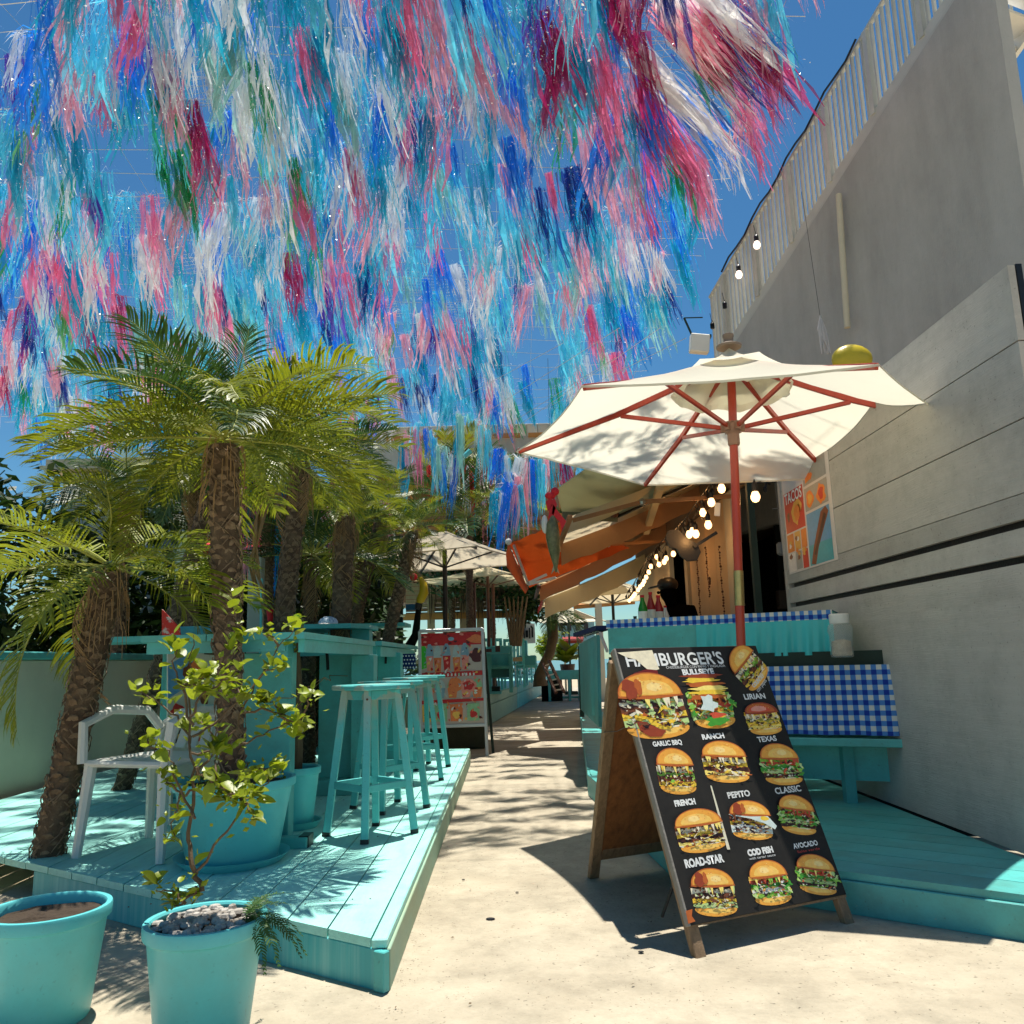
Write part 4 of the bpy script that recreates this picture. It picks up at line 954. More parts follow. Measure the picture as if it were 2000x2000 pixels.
# jar on the ledge
J = at(1646, 1284, 4.72)
jar = thing('glass_jar', 'big clear glass jar with a white lid at the right end of the counter', 'jar', J)
jg = mat('jar_glass', (.55, .60, .58), .08, .05, 5, .6, 25, rnd=0, alpha=.3, spec=.8)
hj = .22; MB().lathe([(.05, 0), (.062, .006), (.062, .12), (.07, .15), (.066, .175), (.05, .195), (.048, .205)], J, 24).build('jar_body', jg, jar, smooth=True)
MB().lathe([(.053, .19), (.055, .195), (.055, .24), (.05, .245)], J, 24).build('lid', mat('white_plastic_lid', (.75, .74, .70), .4), jar, smooth=True)
MB().lathe([(.05, .01), (.055, .02), (.052, .09), (.02, .10)], J, 16).build('jar_contents', mat('paper_slips', (.42, .33, .22), .8, .5, 40, .5), jar)

# ================================================================ KIOSK BUILDING
kb = thing('kiosk_building', 'open fronted food kiosk along the right side of the path, dark inside with cream posts', 'kiosk', (2.1, 8, 0))
WX = 2.1
def wallbox(name, x0, x1, y0, y1, z0, z1, m, p=kb, bev=0): return MB().box(((x0+x1)/2, (y0+y1)/2, (z0+z1)/2), (abs(x1-x0), abs(y1-y0), abs(z1-z0)), bev=bev).build(name, m, p)
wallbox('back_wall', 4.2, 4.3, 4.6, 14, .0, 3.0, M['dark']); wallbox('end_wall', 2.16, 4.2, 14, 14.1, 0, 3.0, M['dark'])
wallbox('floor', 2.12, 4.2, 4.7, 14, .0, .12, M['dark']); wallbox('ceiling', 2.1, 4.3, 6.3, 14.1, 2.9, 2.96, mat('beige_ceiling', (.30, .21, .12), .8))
wallbox('partition', 2.16, 4.2, 6.27, 6.33, .12, 2.98, M['dark']) if 0 else None
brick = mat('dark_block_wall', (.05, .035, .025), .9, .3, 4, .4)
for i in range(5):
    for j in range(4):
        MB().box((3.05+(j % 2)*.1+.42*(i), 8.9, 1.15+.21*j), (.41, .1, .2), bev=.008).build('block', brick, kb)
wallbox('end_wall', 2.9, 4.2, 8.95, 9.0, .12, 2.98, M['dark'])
# cream panels, orange bulb glow put into their colour
orng = mat('cream_panel_warm', (.55, .36, .20), .7, .12, 3, .15, 40)
wallbox('door_post', WX, WX+.06, 7.75, 8.02, .15, 2.6, mat('cream_post', (.50, .42, .31), .7, .1))
y = 8.04
for w_ in (.5, .42, .5, .36):
    wallbox('wall_panel', WX+.02, WX+.05, y, y+w_-.008, .15, 2.55, orng); y += w_
wallbox('door_post', WX, WX+.06, 9.9, 10.05, .15, 2.6, mat('cream_post', (.5, .42, .31)))
wallbox('wall_panel', WX+.02, WX+.05, 11.2, 13.9, .15, 2.6, M['cream'])
wallbox('door_post', WX, WX+.06, 11.0, 11.15, .15, 2.6, M['cream'])
# upper fascia above openings
wallbox('fascia', WX+.0, WX+.08, 6.3, 14, 2.56, 2.9, mat('brown_fascia', (.20, .13, .08), .8, .2))
# slatted pale wall with the food posters: parallel to the path
pw = mat('pale_grey_boards', (.43, .41, .37), .7, .14, 3, .25, 40, stretch=(1, .3, 6), dirt=.3, wear=(.30, .27, .22), wearamt=.3)
slats = [(1.235, 1.325), (1.345, 1.475), (1.505, 1.625)]
def slat(z0, z1, y0=3.2, y1=6.27): MB().slab([V((WX, y0, z0)), V((WX, y1, z0)), V((WX, y1, z1)), V((WX, y0, z1))], .03, (-1, 0, 0)).build('wall_board', pw, kb)
z_s = []
for v in (1290, 1188, 1180, 1150, 1144, 1108): z_s.append(at(1567, v, 6.0).z)
bandz = [(.15, 1.20), (at(1566, 1216, 6.1).z-.02, at(1566, 1184, 6.1).z), (at(1564, 1176, 6.15).z, at(1564, 1147, 6.15).z), (at(1562, 1139, 6.2).z, at(1560, 1118, 6.2).z+.02)]
for z0, z1 in bandz: slat(z0, z1)
wallbox('wall_backing', WX+.035, WX+.06, 3.2, 6.25, .15, 2.58, M['black'])
zz = bandz[-1][1]+.004
for zz1 in (zz+.30, zz+.62, 2.58):
    slat(zz, zz1-.006); zz = zz1
wallbox('corner_post', WX-.005, WX+.07, 6.27, 6.33, .15, 2.6, pw)
# posters
po = thing('food_poster', 'red and white food poster with tacos and sausages on the pale boarded wall', 'poster', (WX, 5.7, 1.8))
yl, yr = 6.22, 5.30; zt_, zb_ = at(1536, 968, 6.22).z, at(1556, 1122, 6.22).z
MB().slab([V((WX-.004, yl, zb_)), V((WX-.004, yl, zt_+.18)), V((WX-.004, yr-.03, zt_+.18)), V((WX-.004, yr-.03, zb_))], .003, (-1, 0, 0)).build('poster_sheet', mat('poster_white', (.62, .58, .55), .4, .05), po)
def PP(x, y, o): return V((WX-.004-o, yl-(yl-yr)*x, zb_+(zt_-zb_)*y))   # x,y in 0..1 (y may pass 1)
INK.update(pr=(200, 22, 20), por=(225, 120, 30), pbr=(120, 60, 30), pblue=(90, 150, 190), pteal=(60, 160, 170), pgold=(220, 160, 60), pwh=(230, 220, 210), pgr=(150, 150, 145), pdk=(60, 30, 25))
p = Print(PP, .0005)
def rc(x0, y0, x1, y1, c): p.poly([(x0, y0), (x1, y0), (x1, y1), (x0, y1)], c)
rc(.02, .5, .47, 1.0, 'pr'); rc(.02, .26, .18, .48, 'por'); rc(.2, .26, .33, .48, 'pgold'); rc(.35, .26, .47, .48, 'por'); rc(.02, .02, .18, .24, 'pwh'); rc(.2, .03, .33, .24, 'pgr'); rc(.35, .02, .47, .24, 'pr')
rc(.50, .02, .97, .62, 'pblue'); rc(.50, .02, .97, .25, 'pteal'); rc(.5, .65, .97, .92, 'pgr'); rc(.5, .95, .97, 1.25, 'pgr')
p.poly([(.30, .55), (.2, .62), (.17, .74), (.25, .84), (.36, .86), (.43, .78), (.40, .70), (.36, .80), (.30, .78), (.33, .64)], 'pgold'); p.poly(blob(.30, .70, .07, .1, 12, .2, 1), 'por'); p.poly(blob(.10, .7, .03, .06, 10, .3, 2), 'pbr')
p.poly([(.53, .04), (.62, .02), (.70, .2), (.95, .55), (.9, .62), (.80, .58), (.6, .22)], 'pbr'); p.poly([(.60, .14), (.64, .12), (.90, .52), (.86, .56)], 'pdk')
p.poly(blob(.61, .78, .08, .10, 14, .2, 3), 'por'); p.poly(blob(.61, .78, .045, .06, 12, .2, 4), 'pgold'); p.poly(blob(.84, .77, .09, .11, 14, .2, 5), 'por'); p.poly(blob(.84, .78, .05, .07, 12, .2, 6), 'pr')
p.poly(blob(.61, 1.04, .08, .06, 14, .3, 7), 'por')
for i in range(14):
    rs = random.Random(i); p.poly(blob(rs.choice([.1, .26, .41])+rs.uniform(-.03, .03), rs.uniform(.06, .44), .03, .03, 8, .4, i), rs.choice(['pgold', 'pbr', 'por', 'pwh']))
p.build('food_print', po)
def flat_text(txt, parent, org, ux, uy, size, m, bold=.02, name='lettering'):
    cu = bpy.data.curves.new(name, 'FONT'); cu.body = txt; cu.align_x = 'CENTER'; cu.align_y = 'CENTER'; cu.size = size; cu.offset = bold*size; cu.resolution_u = 3
    ob = bpy.data.objects.new(name, cu); COL.objects.link(ob); dg = bpy.context.evaluated_depsgraph_get(); me = bpy.data.meshes.new_from_object(ob.evaluated_get(dg)); bpy.data.objects.remove(ob)
    ux, uy = V(ux), V(uy); base = root_loc(parent)
    for v in me.vertices: v.co = V(org)+ux*v.co.x+uy*v.co.y-base
    me.materials.clear(); me.materials.append(m); me.name = name
    o = bpy.data.objects.new(name, me); COL.objects.link(o); o.parent = parent; return o
flat_text('TACOS', po, (WX-.0075, yl-(yl-yr)*.25, zb_+(zt_-zb_)*.915), (0, -1, 0), (0, 0, 1), .115, M['ink'], .02)
# speaker box and cable inside
sp_ = thing('wall_fan', 'small grey speaker hanging on a cable inside the dark kiosk', 'speaker', at(1528, 1072, 7.2)); c = root_loc(sp_)
gm = mat('grey_plastic', (.16, .17, .17), .5)
MB().box(c, (.10, .05, .12), bev=.02).lathe([(.032, 0), (.034, .006), (.028, .01), (.0, .004)], c+V((0, -.026, .0)), 16, axis=Matrix.Rotation(R(90), 3, 'X')).build('speaker_box', gm, sp_)
MB().tube([c+V((0, 0, .06)), c+V((-.01, 0, .4)), c+V((-.02, 0, .75))], .004, 5).tube([c+V((-.06, 0, .36)), c+V((.04, 0, .37))], .004, 5).build('cable', gm, sp_)
# bead strings and hanging decorations on the lit panels
bs = thing('bead_string', 'dark strings of beads hanging over the lit cream panels', 'decoration', (WX, 8.8, 2.4))
for (u0, u1, v0, v1, s) in ((1361, 1368, 1095, 1200, 0), (1378, 1386, 1070, 1165, 1), (1404, 1415, 1068, 1205, 2), (1386, 1386, 1128, 1140, 3)):
    b = MB(); Y = WX/((u0-1000)/FPX)-.12; rs = random.Random(s); pv = None
    for i in range(26):
        t = i/25; q = at(u0+(u1-u0)*t+rs.uniform(-1, 1), v0+(v1-v0)*t, Y); b.ball(q, .011*rs.uniform(.5, 1.2), 6); 
        if pv: b.tube([pv, q], .003, 4)
        pv = q
    b.build('bead_strand', M['rust'], bs)['kind'] = 'stuff'
gu = thing('guitar_shape', 'dark wooden guitar shaped ornament hung among the light bulbs', 'ornament', at(1345, 1070, 7.9)); c = root_loc(gu)
q = [at(u, v, 7.9) for u, v in ((1300, 1050), (1305, 1036), (1325, 1034), (1340, 1050), (1362, 1062), (1369, 1078), (1362, 1094), (1345, 1096), (1330, 1086), (1322, 1072), (1308, 1068))]
MB().slab(q, .05, (0, -1, 0)).build('body', M['black'], gu); MB().bar(at(1355, 1068, 7.88), at(1400, 1040, 7.88), .02, .03).build('neck', M['black'], gu)
pf = thing('paper_tag', 'pale price tag hanging by the first bulbs', 'tag', at(1401, 995, 7.2)); c = root_loc(pf)
MB().box(c, (.05, .006, .12), Matrix.Rotation(.12, 3, 'Y')).build('tag_card', M['white'], pf)
# counter shelf and bottles
sh = thing('back_counter', 'dark inner counter carrying the bottles', 'counter', (1.75, 7.4, .15))
MB().box((1.72, 7.6, 1.13), (.6, 2.6, .04)).build('counter_top', M['rust'], sh); MB().box((1.95, 7.6, .62), (.06, 2.5, .96)).build('counter_front', M['dark'], sh)
def bottle(u, v, Y, h, r, m, label, grp=None, capm='red'):
    p_ = at(u, v, Y); p_.z = 1.152
    t = thing('bottle', label, 'bottle', p_, grp)
    MB().lathe([(r*.9, 0), (r, .01), (r, h*.35), (r*.92, h*.45), (r, h*.55), (r*.95, h*.68), (r*.4, h*.88), (r*.35, h*.95)], p_, 14).build('bottle_body', m, t, smooth=True)
    MB().lathe([(r*.42, h*.94), (r*.42, h)], p_, 10).build('cap', M[capm], t); MB().lathe([(r*1.01, h*.40), (r*1.02, h*.41), (r*1.02, h*.6), (r*1.01, h*.61)], p_, 14).build('bottle_label', M['white'], t)
bottle(1256, 1200, 6.5, .33, .038, M['glass'], 'green soft drink bottle with a red cap at the left of the back counter')
redb = mat('red_sauce', (.35, .012, .015), .3, .1)
bottle(1272, 1200, 6.6, .36, .036, redb, 'tall red sauce bottle beside the green one')
bottle(1287, 1200, 6.7, .34, .04, redb, 'dark red bottle next to the cook')
bottle(1300, 1200, 6.8, .26, .03, M['white'], 'short white bottle in front of the cook')
bottle(1240, 1200, 7.6, .22, .04, mat('dark_glass', (.01, .05, .02), .15), 'small dark green bottle left of the soft drink', capm='black')
bx = at(1218, 1190, 7.8); t = thing('paper_cup_stack', 'stack of white paper cups on the back counter by the lights', 'cups', (bx.x, bx.y, 1.152))
for i in range(5): MB().lathe([(.026, i*.03), (.036, i*.03+.08), (.037, i*.03+.082)], (bx.x, bx.y, 1.152), 14).build('cup', M['white'], t)
# cook: dark silhouette in cap, half turned left
ck = thing('person', 'cook in a peaked cap, coloured as a shaded silhouette, standing behind the bottles', 'person', (1.76, 9.0, .12))
def body(name, chain, rad, m, sub=2):
    me = bpy.data.meshes.new(name); me.from_pydata([tuple(V(p)-root_loc(ck)) for p in chain[0]], chain[1], []); me.materials.append(m)
    o = bpy.data.objects.new(name, me); COL.objects.link(o); o.parent = ck
    o.modifiers.new('s', 'SKIN'); 
    for i, r in enumerate(rad): me.skin_vertices[0].data[i].radius = (r[0], r[1]) if isinstance(r, tuple) else (r, r)
    me.skin_vertices[0].data[0].use_root = True
    ss = o.modifiers.new('u', 'SUBSURF'); ss.levels = sub; ss.render_levels = sub
    dg = bpy.context.evaluated_depsgraph_get(); nm = bpy.data.meshes.new_from_object(o.evaluated_get(dg)); o.modifiers.clear(); o.data = nm; nm.materials.clear(); nm.materials.append(m); nm.shade_smooth(); return o
x, y = 1.76, 9.0
J_ = [(x, y, 1.0), (x, y, 1.2), (x-.01, y, 1.42), (x-.03, y, 1.54), (x-.05, y, 1.60), (x-.07, y, 1.67), (x-.07, y, 1.755),
      (x+.17, y+.02, 1.48), (x+.22, y, 1.24), (x+.10, y-.14, 1.10), (x+.02, y-.2, 1.12), (x-.15, y-.03, 1.46), (x-.20, y-.08, 1.22), (x-.16, y-.24, 1.14),
      (x+.09, y, .92), (x+.10, y, .55), (x+.10, y, .16), (x-.09, y, .92), (x-.10, y, .55), (x-.10, y, .16), (x+.1, y-.1, .14), (x-.1, y-.1, .14)]
E_ = [(0, 1), (1, 2), (2, 3), (3, 4), (4, 5), (5, 6), (2, 7), (7, 8), (8, 9), (9, 10), (2, 11), (11, 12), (12, 13), (0, 14), (14, 15), (15, 16), (0, 17), (17, 18), (18, 19), (16, 20), (19, 21)]
RD = [.19, .19, .20, .08, .065, .115, .10, .09, .052, .04, .035, .07, .052, .038, .09, .07, .05, .09, .07, .05, .04, .04]
body('body', (J_, E_), RD, mat('shaded_silhouette', (.003, .003, .003), 1.0, spec=0))  # shade put into a near-black colour, skin and clothes alike
MB().ball((x-.072, y, 1.775), .118, 16, (1, .95, .72)).slab([V((x-.15, y-.08, 1.775)), V((x-.28, y-.06, 1.75)), V((x-.28, y+.06, 1.75)), V((x-.15, y+.08, 1.775))], .018).build('cap', M['black'], ck, smooth=True)
MB().ball((x-.18, y, 1.69), .018, 6).build('nose', M['dark'], ck)

# ================================================================ BULBS
sl_ = thing('string_lights', 'strings of warm lit bulbs looping along the front of the kiosk', 'string lights', (1.75, 7, 2.3))
bl = [(1475, 965, 5.7), (1409, 950, 6.8), (1389, 977, 7.1), (1373, 997, 7.5), (1383, 1021, 7.3), (1346, 1040, 8.0), (1359, 1039, 7.8), (1353, 1034, 7.9), (1333, 1073, 8.4), (1315, 1079, 8.9), (1301, 1088, 9.3), (1297, 1095, 9.4), (1287, 1100, 9.7), (1283, 1085, 9.8),
      (1271, 1104, 10.3), (1267, 1115, 10.5), (1258, 1133, 10.9), (1255, 1139, 11.1), (1250, 1144, 11.3), (1246, 1150, 11.6), (1240, 1158, 11.9), (1237, 1162, 12.2), (1233, 1167, 12.5), (1229, 1171, 12.9), (1262, 1125, 10.7)]
BM = None
prev = None
def bulb_mesh(scale, m, nm):
    return MB().lathe([(.004, -.048), (.017, -.042), (.026, -.026), (.027, -.012), (.018, .010), (.013, .018)], (0, 0, 0), 12).mesh(nm, m, smooth=True)
bmesh_on, bmesh_off = bulb_mesh(1, M['bulb'], 'bulb_on'), bulb_mesh(1, M['bulboff'], 'bulb_off')
cap_me = MB().lathe([(.016, .014), (.018, .02), (.018, .055), (.008, .07), (.003, .085)], (0, 0, 0), 8).mesh('socket', M['black'])
base = root_loc(sl_)
for i, (u, v, Y) in enumerate(bl):
    p_ = at(u, v, Y); s = 1.25 if i < 9 else 1.0
    inst('bulb', bmesh_on, sl_, Matrix.Translation(p_-base) @ Matrix.Scale(s, 4)); inst('socket', cap_me, sl_, Matrix.Translation(p_-base) @ Matrix.Scale(s, 4))
    if i in (0, 1, 3, 6, 9, 13, 17, 21):
        ld = bpy.data.lights.new('bulb_light', 'POINT'); ld.energy = .9 if i < 2 else 1.5; ld.color = (1, .50, .17); ld.shadow_soft_size = .03
        lo = bpy.data.objects.new('bulb_light', ld); COL.objects.link(lo); lo.parent = sl_; lo.location = p_-base+V((-.05, -.06, -.06))
ws = []
P_ = [at(1560, 925, 6.3), at(1440, 922, 6.6), at(1395, 935, 7.0), at(1365, 975, 7.5), at(1340, 1010, 7.9), at(1322, 1030, 8.4), at(1300, 1050, 9.0), at(1280, 1070, 9.8), at(1265, 1090, 10.5), at(1250, 1115, 11.2), at(1238, 1140, 12), at(1226, 1155, 13)]
MB().tube(P_, .006, 5).build('cable', M['black'], sl_)
MB().tube([p_+V((.04, .1, -.06*math.sin(i*2.1)-.03)) for i, p_ in enumerate(P_)], .005, 5).build('cable', M['black'], sl_)
for i, (u, v, Y) in enumerate(bl):
    p_ = at(u, v, Y); a_ = min(P_, key=lambda q: (q-p_).length); 
    MB().tube([p_+V((0, 0, .08)), p_.lerp(a_, .5)+V((0, 0, .05)), a_], .0035, 4, cap=False).build('drop_wire', M['black'], sl_)
hangers = MB(); rs = random.Random(4)
for i in range(34):
    t = rs.random(); k = t*(len(P_)-1.001); a_ = P_[int(k)].lerp(P_[int(k)+1], k % 1); c = a_+V((rs.uniform(-.05, .05), 0, -rs.uniform(.04, .16)))
    hangers.tube([a_, c], [.004, .012], 4); hangers.ball(c, .018, 6, (1, 1, 1.6))
hangers.build('dark_tassels', M['black'], sl_)['kind'] = 'stuff'

# ================================================================ AWNINGS
def awning(label, wallp, outp, m, y0, y1, sag=.03, arms=True, bar='palewood', val=None, sv=None, cat='awning', name='awning'):
    (xw, zw), (xo, zo) = wallp, outp
    t = thing(name, label, cat, (xo, y0, zo)); n = 10; b = MB(); Vv = []
    for i in range(n+1):
        for j in range(n+1):
            s, q = i/n, j/n; Vv.append(V((xw+(xo-xw)*s, y0+(y1-y0)*q, zw+(zo-zw)*s-sag*math.sin(math.pi*s)-.008*math.sin(q*12))))
    b.add(Vv, [(i*(n+1)+j, i*(n+1)+j+1, (i+1)*(n+1)+j+1, (i+1)*(n+1)+j) for i in range(n) for j in range(n)]); b.build('fabric', M[m], t, smooth=True)
    MB().bar((xo-.01, y0-.02, zo-.015), (xo-.01, y1+.02, zo-.015), .045, .05, bev=.006).build('front_bar', M[bar], t)
    if arms:
        for yy in (y0+.06, y1-.06):
            el = V((xo+(xw-xo)*.42, yy, zo+(zw-zo)*.42-.13))
            MB().bar((xo+.02, yy, zo-.03), el, .03, .035).build('arm', M[bar], t); MB().bar(el, (xw-.02, yy, zw-.45), .03, .035).build('arm', M[bar], t)
            MB().ball(el, .035, 8).build('elbow', M['metal'], t)
    if sv:
        sm, shh, yy = sv; f_ = lambda s, d: V((xw+(xo-xw)*s, yy+.004*math.sin(s*31), zw+(zo-zw)*s-sag*math.sin(math.pi*s)-d))
        b = MB(); k = 14; Vv = []
        for i in range(k+1): Vv += [f_(i/k, .012), f_(i/k, shh+.012*math.sin(i*1.9))]
        b.add(Vv, [(2*i, 2*i+1, 2*i+3, 2*i+2) for i in range(k)]); b.build('side_valance', M[sm], t)
    if val:
        vm, vh = val; b = MB(); k = 30; Vv = []
        for i in range(k+1):
            yy = y0+(y1-y0)*i/k; Vv += [V((xo-.035, yy, zo)), V((xo-.035+.01*math.sin(i), yy, zo-vh-(.02 if i % 2 else 0)))]
        b.add(Vv, [(2*i, 2*i+1, 2*i+3, 2*i+2) for i in range(k)]); b.build('valance', M[vm], t)
    return t
kh = thing('khaki_canopy', 'khaki square canopy dappled with light, tucked behind the big cream parasol', 'canopy', at(1150, 960, 7.6))
kq = [at(1194, 880, 6.3), at(1086, 955, 7.9), at(1098, 1000, 8.4), at(1206, 1004, 8.3), at(1480, 880, 6.4)]
MB().slab(kq, .012).build('fabric', M['khaki'], kh)
MB().bar(kq[2]+V((0, -.02, -.04)), kq[3]+V((0, -.02, -.04)), .03, .09, bev=.004).build('edge_bar', mat('olive_bar', (.16, .15, .09), .6), kh)
MB().bar(kq[3]+V((0, -.02, -.03)), kq[4]+V((0, -.02, -.03)), .02, .025).build('edge_rod', M['black'], kh)
MB().ball(kq[3]+V((-.04, -.05, .0)), .05, 10).build('corner_joint', M['rust'], kh)
MB().bar((1.9, 6.42, .1), (1.9, 6.42, 2.62), .05, .05, (0, 1, 0)).build('post', M['ledge'], kh)
awning('beige awning next in the row, its underside glowing brown', (2.08, 2.86), (at(1096, 1058, 8.8).x, at(1096, 1058, 8.8).z), 'beige', 7.2, 10.1, bar='tan', sv=('tan', .24, 8.9))
oh = thing('roof_overhang', 'brown fabric roof overhang along the kiosk front above the bulbs', 'overhang', (1.2, 6.6, 2.7))
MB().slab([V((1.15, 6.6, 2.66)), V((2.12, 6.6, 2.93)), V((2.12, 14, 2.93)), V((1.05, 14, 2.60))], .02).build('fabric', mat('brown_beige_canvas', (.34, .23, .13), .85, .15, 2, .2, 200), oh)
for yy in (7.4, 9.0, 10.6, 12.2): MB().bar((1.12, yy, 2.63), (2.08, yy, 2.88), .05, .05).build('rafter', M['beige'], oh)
MB().bar((1.14, 6.6, 2.63), (1.04, 14, 2.58), .06, .07).build('edge_beam', M['tan'], oh)
ob_ = at(995, 1068, 9.9); oc = at(1068, 1030, 8.9)
# orange awning with drop side
oa = thing('orange_awning', 'bright orange awning with a hanging side flap and white end knob', 'awning', ob_)
P1, P2_, P3_ = at(995, 1062, 9.6), at(1100, 1018, 9.0), at(1034, 1152, 9.9)
P4_ = at(1190, 1105, 10.6); P5_ = at(988, 1075, 10.4)
b = MB(); n = 10; Vv = []
for i in range(n+1):
    for j in range(n+1):
        s, q = i/n, j/n; top_ = P1.lerp(P2_, q); bot_ = at(1034, 1148, 10.2).lerp(at(1230, 1070, 10.2), q); Vv.append(top_.lerp(bot_, s)+V((0, .10*math.sin(math.pi*s), .01*math.sin(q*22))))
b.add(Vv, [(i*(n+1)+j, i*(n+1)+j+1, (i+1)*(n+1)+j+1, (i+1)*(n+1)+j) for i in range(n) for j in range(n)]); b.build('fabric', M['orange'], oa, smooth=True)
b = MB(); A_, B_ = P1, at(1032, 1150, 9.85); C_ = at(1026, 1160, 10.3); D_ = at(990, 1108, 10.3)
b.poly([A_+V((-.01, 0, 0)), B_, C_, D_, at(988, 1082, 10.0)]).build('side_flap', M['orange'], oa)
MB().bar(P1+V((.05, -.03, -.02)), B_+V((.0, -.03, .05)), .02, .03).build('frame_bar', M['alu'], oa)
MB().bar(B_+V((0, -.03, .05)), at(1085, 1128, 9.85), .05, .03).build('frame_bar', M['alu'], oa); MB().bar(at(1033, 1138, 9.8), at(1068, 1122, 9.8), .03, .03).build('frame_bar', M['white'], oa)
MB().ball(P1+V((-.01, -.03, .02)), .04, 12).build('end_knob', M['white'], oa, smooth=True)
awning('brown awning with a dark red edge, low under the orange one', (2.08, 2.78), (at(1052, 1150, 11.4).x, at(1052, 1150, 11.4).z), 'tan', 10.9, 12.6, bar='rust', val=('rust', .06), sv=('tan', .20, 10.95), arms=False)
awning('pale yellow awning with a red fringe, beyond the brown one', (2.08, 2.6), (at(1062, 1172, 13.2).x, at(1062, 1172, 13.2).z), 'beige', 12.8, 15.4, bar='cream', val=('red', .08), sv=('beige', .30, 12.85), arms=False)
# wall arms / brackets near the building
for k, (u, v, u2, v2, Y) in enumerate(((1289, 952, 1262, 1040, 7.6),)):
    t = thing('awning_post', 'pale timber rafter under the khaki awning', 'rafter', at(u, v, Y)); MB().bar(at(u, v, 7.2), at(u2, v2, 9.4), .07, .05, bev=.004).build('rafter', M['beige'], t)
# hanging fish ornament with red bow
fs = thing('fish_ornament', 'hanging olive fish ornament tied with a red ribbon bow, in front of the awnings', 'ornament', at(1078, 965, 6.4)); F0 = root_loc(fs)
pf_ = [at(u, v, 6.4) for u, v in ((1080, 1002), (1078, 1025), (1080, 1050), (1083, 1075), (1085, 1100), (1086, 1118))]
MB().tube(pf_, [.012, .050, .056, .046, .022, .006], 14).build('fish_body', mat('olive_scales', (.20, .19, .09), .35, .3, 30, .5, 60, second=(.09, .10, .04), mix=.5, mscale=16), fs, smooth=True)
MB().poly([at(1084, 1094, 6.4), at(1076, 1122, 6.38), at(1085, 1112, 6.4), at(1093, 1122, 6.42)]).build('tail', M['khaki'], fs)
MB().ball(at(1064, 1024, 6.4), .04, 10, (.7, .7, 1.9)).build('white_float', M['white'], fs, smooth=True)
MB().ball(at(1075, 968, 6.4), .045, 12, (1, .8, .7)).ball(at(1084, 960, 6.4), .035, 10).build('bow_knot', M['red'], fs, smooth=True)
for q in ([(1078, 968), (1066, 980), (1070, 1000), (1080, 985)], [(1082, 970), (1088, 985), (1079, 1012), (1070, 1020), (1072, 1000), (1076, 985)], [(1080, 985), (1095, 1005), (1106, 1018), (1097, 1038), (1094, 1020), (1078, 1003)]):
    MB().slab([at(u, v, 6.38) for u, v in q], .012, (0, -1, 0)).build('ribbon', M['red'], fs)
MB().tube([at(1077, 960, 6.4), at(1074, 880, 6.4), at(1070, 700, 6.3)], .002, 4).build('line', M['black'], fs)

# ================================================================ STAIR AND WALL UP RIGHT
Pa, Pb = at(1425, 682, 9.5), at(1652, 326, 7.6); sd_ = (Pb-Pa); sh_ = V((sd_.x, sd_.y, 0)).normalized()
Pa = Pa-sd_*.15; Pb2 = Pa+(Pb-Pa)*1.0
stc = thing('outside_stair', 'white painted metal outside staircase with vertical balusters, high at the right', 'staircase', (Pa.x, Pa.y, 3.0))
wp = mat('white_stair_paint', (.55, .54, .47), .5, .15, 5, .12, 40, wear=(.35, .28, .2), wearamt=.2)
Pb = Pa+(Pb-Pa)*1.75; D = (Pb-Pa); Lh = D.length; dn = D.normalized(); off = V((sh_.y, -sh_.x, 0))   # off: sideways
if off.y > 0: off = -off
far = -off*.95
MB().bar(Pa, Pb, .05, .15, bev=.004).build('stringer', wp, stc); MB().bar(Pa+V((0, 0, -.09))+off*.01, Pb+V((0, 0, -.09))+off*.01, .09, .03).build('stringer', wp, stc)
MB().bar(Pa+far+V((0, 0, -.02)), Pb+far+V((0, 0, -.02)), .05, .16).build('stringer', M['alu'], stc)
RH = .98
MB().bar(Pa+V((0, 0, RH)), Pb+V((0, 0, RH)), .045, .035, bev=.004).build('handrail', wp, stc); MB().bar(Pa+far+V((0, 0, RH)), Pb+far+V((0, 0, RH)), .045, .035).build('handrail', wp, stc)
nb = 60
for i in range(nb):
    p_ = Pa.lerp(Pb, (i+.5)/nb); big = i % 9 == 4
    MB().bar(p_+V((0, 0, .05)), p_+V((0, 0, RH-.01)), .075 if big else .036, .05 if big else .02, sh_).build('baluster', wp, stc)
    if i % 2 == 0: MB().bar(p_+far+V((0, 0, .05)), p_+far+V((0, 0, RH-.01)), .02, .02, sh_).build('baluster', wp, stc)
for i in range(1, 20):
    p_ = Pa.lerp(Pb, i/20); MB().box(p_+far*.5+V((0, 0, -.02)), (.24, .9, .03), Matrix.Rotation(math.atan2(sh_.y, sh_.x), 3, 'Z')).build('tread', M['alu'], stc)
for fr in (.22, .38): 
    p_ = Pa.lerp(Pb, fr)+far*1.0; MB().bar(p_, p_+far*.6+V((0, 0, .0)), .06, .08).build('cross_beam', wp, stc)
# rendered wall under the stair
hw = thing('rendered_wall', 'tall grey rendered wall under the white outside staircase, faintly streaked', 'wall', (Pa.x, Pa.y, 2.5))
w0, w1 = Pa+V((0, 0, -.12))-off*.08, Pb+V((0, 0, -.12))-off*.08; ext = sh_*.01
b = MB(); q = [V((w0.x, w0.y, 2.4)), V((w1.x+ext.x, w1.y+ext.y, 2.4)), w1+ext, w1, w0]
b.slab(q, .15, off*-1 if 0 else -off).build('wall', M['grey'], hw)
pc = at(1643, 400, 7.75); MB().tube([at(1638, 380, 7.55), at(1655, 640, 7.55)], .03, 10).build('drain_pipe', M['cream'], hw, smooth=True)
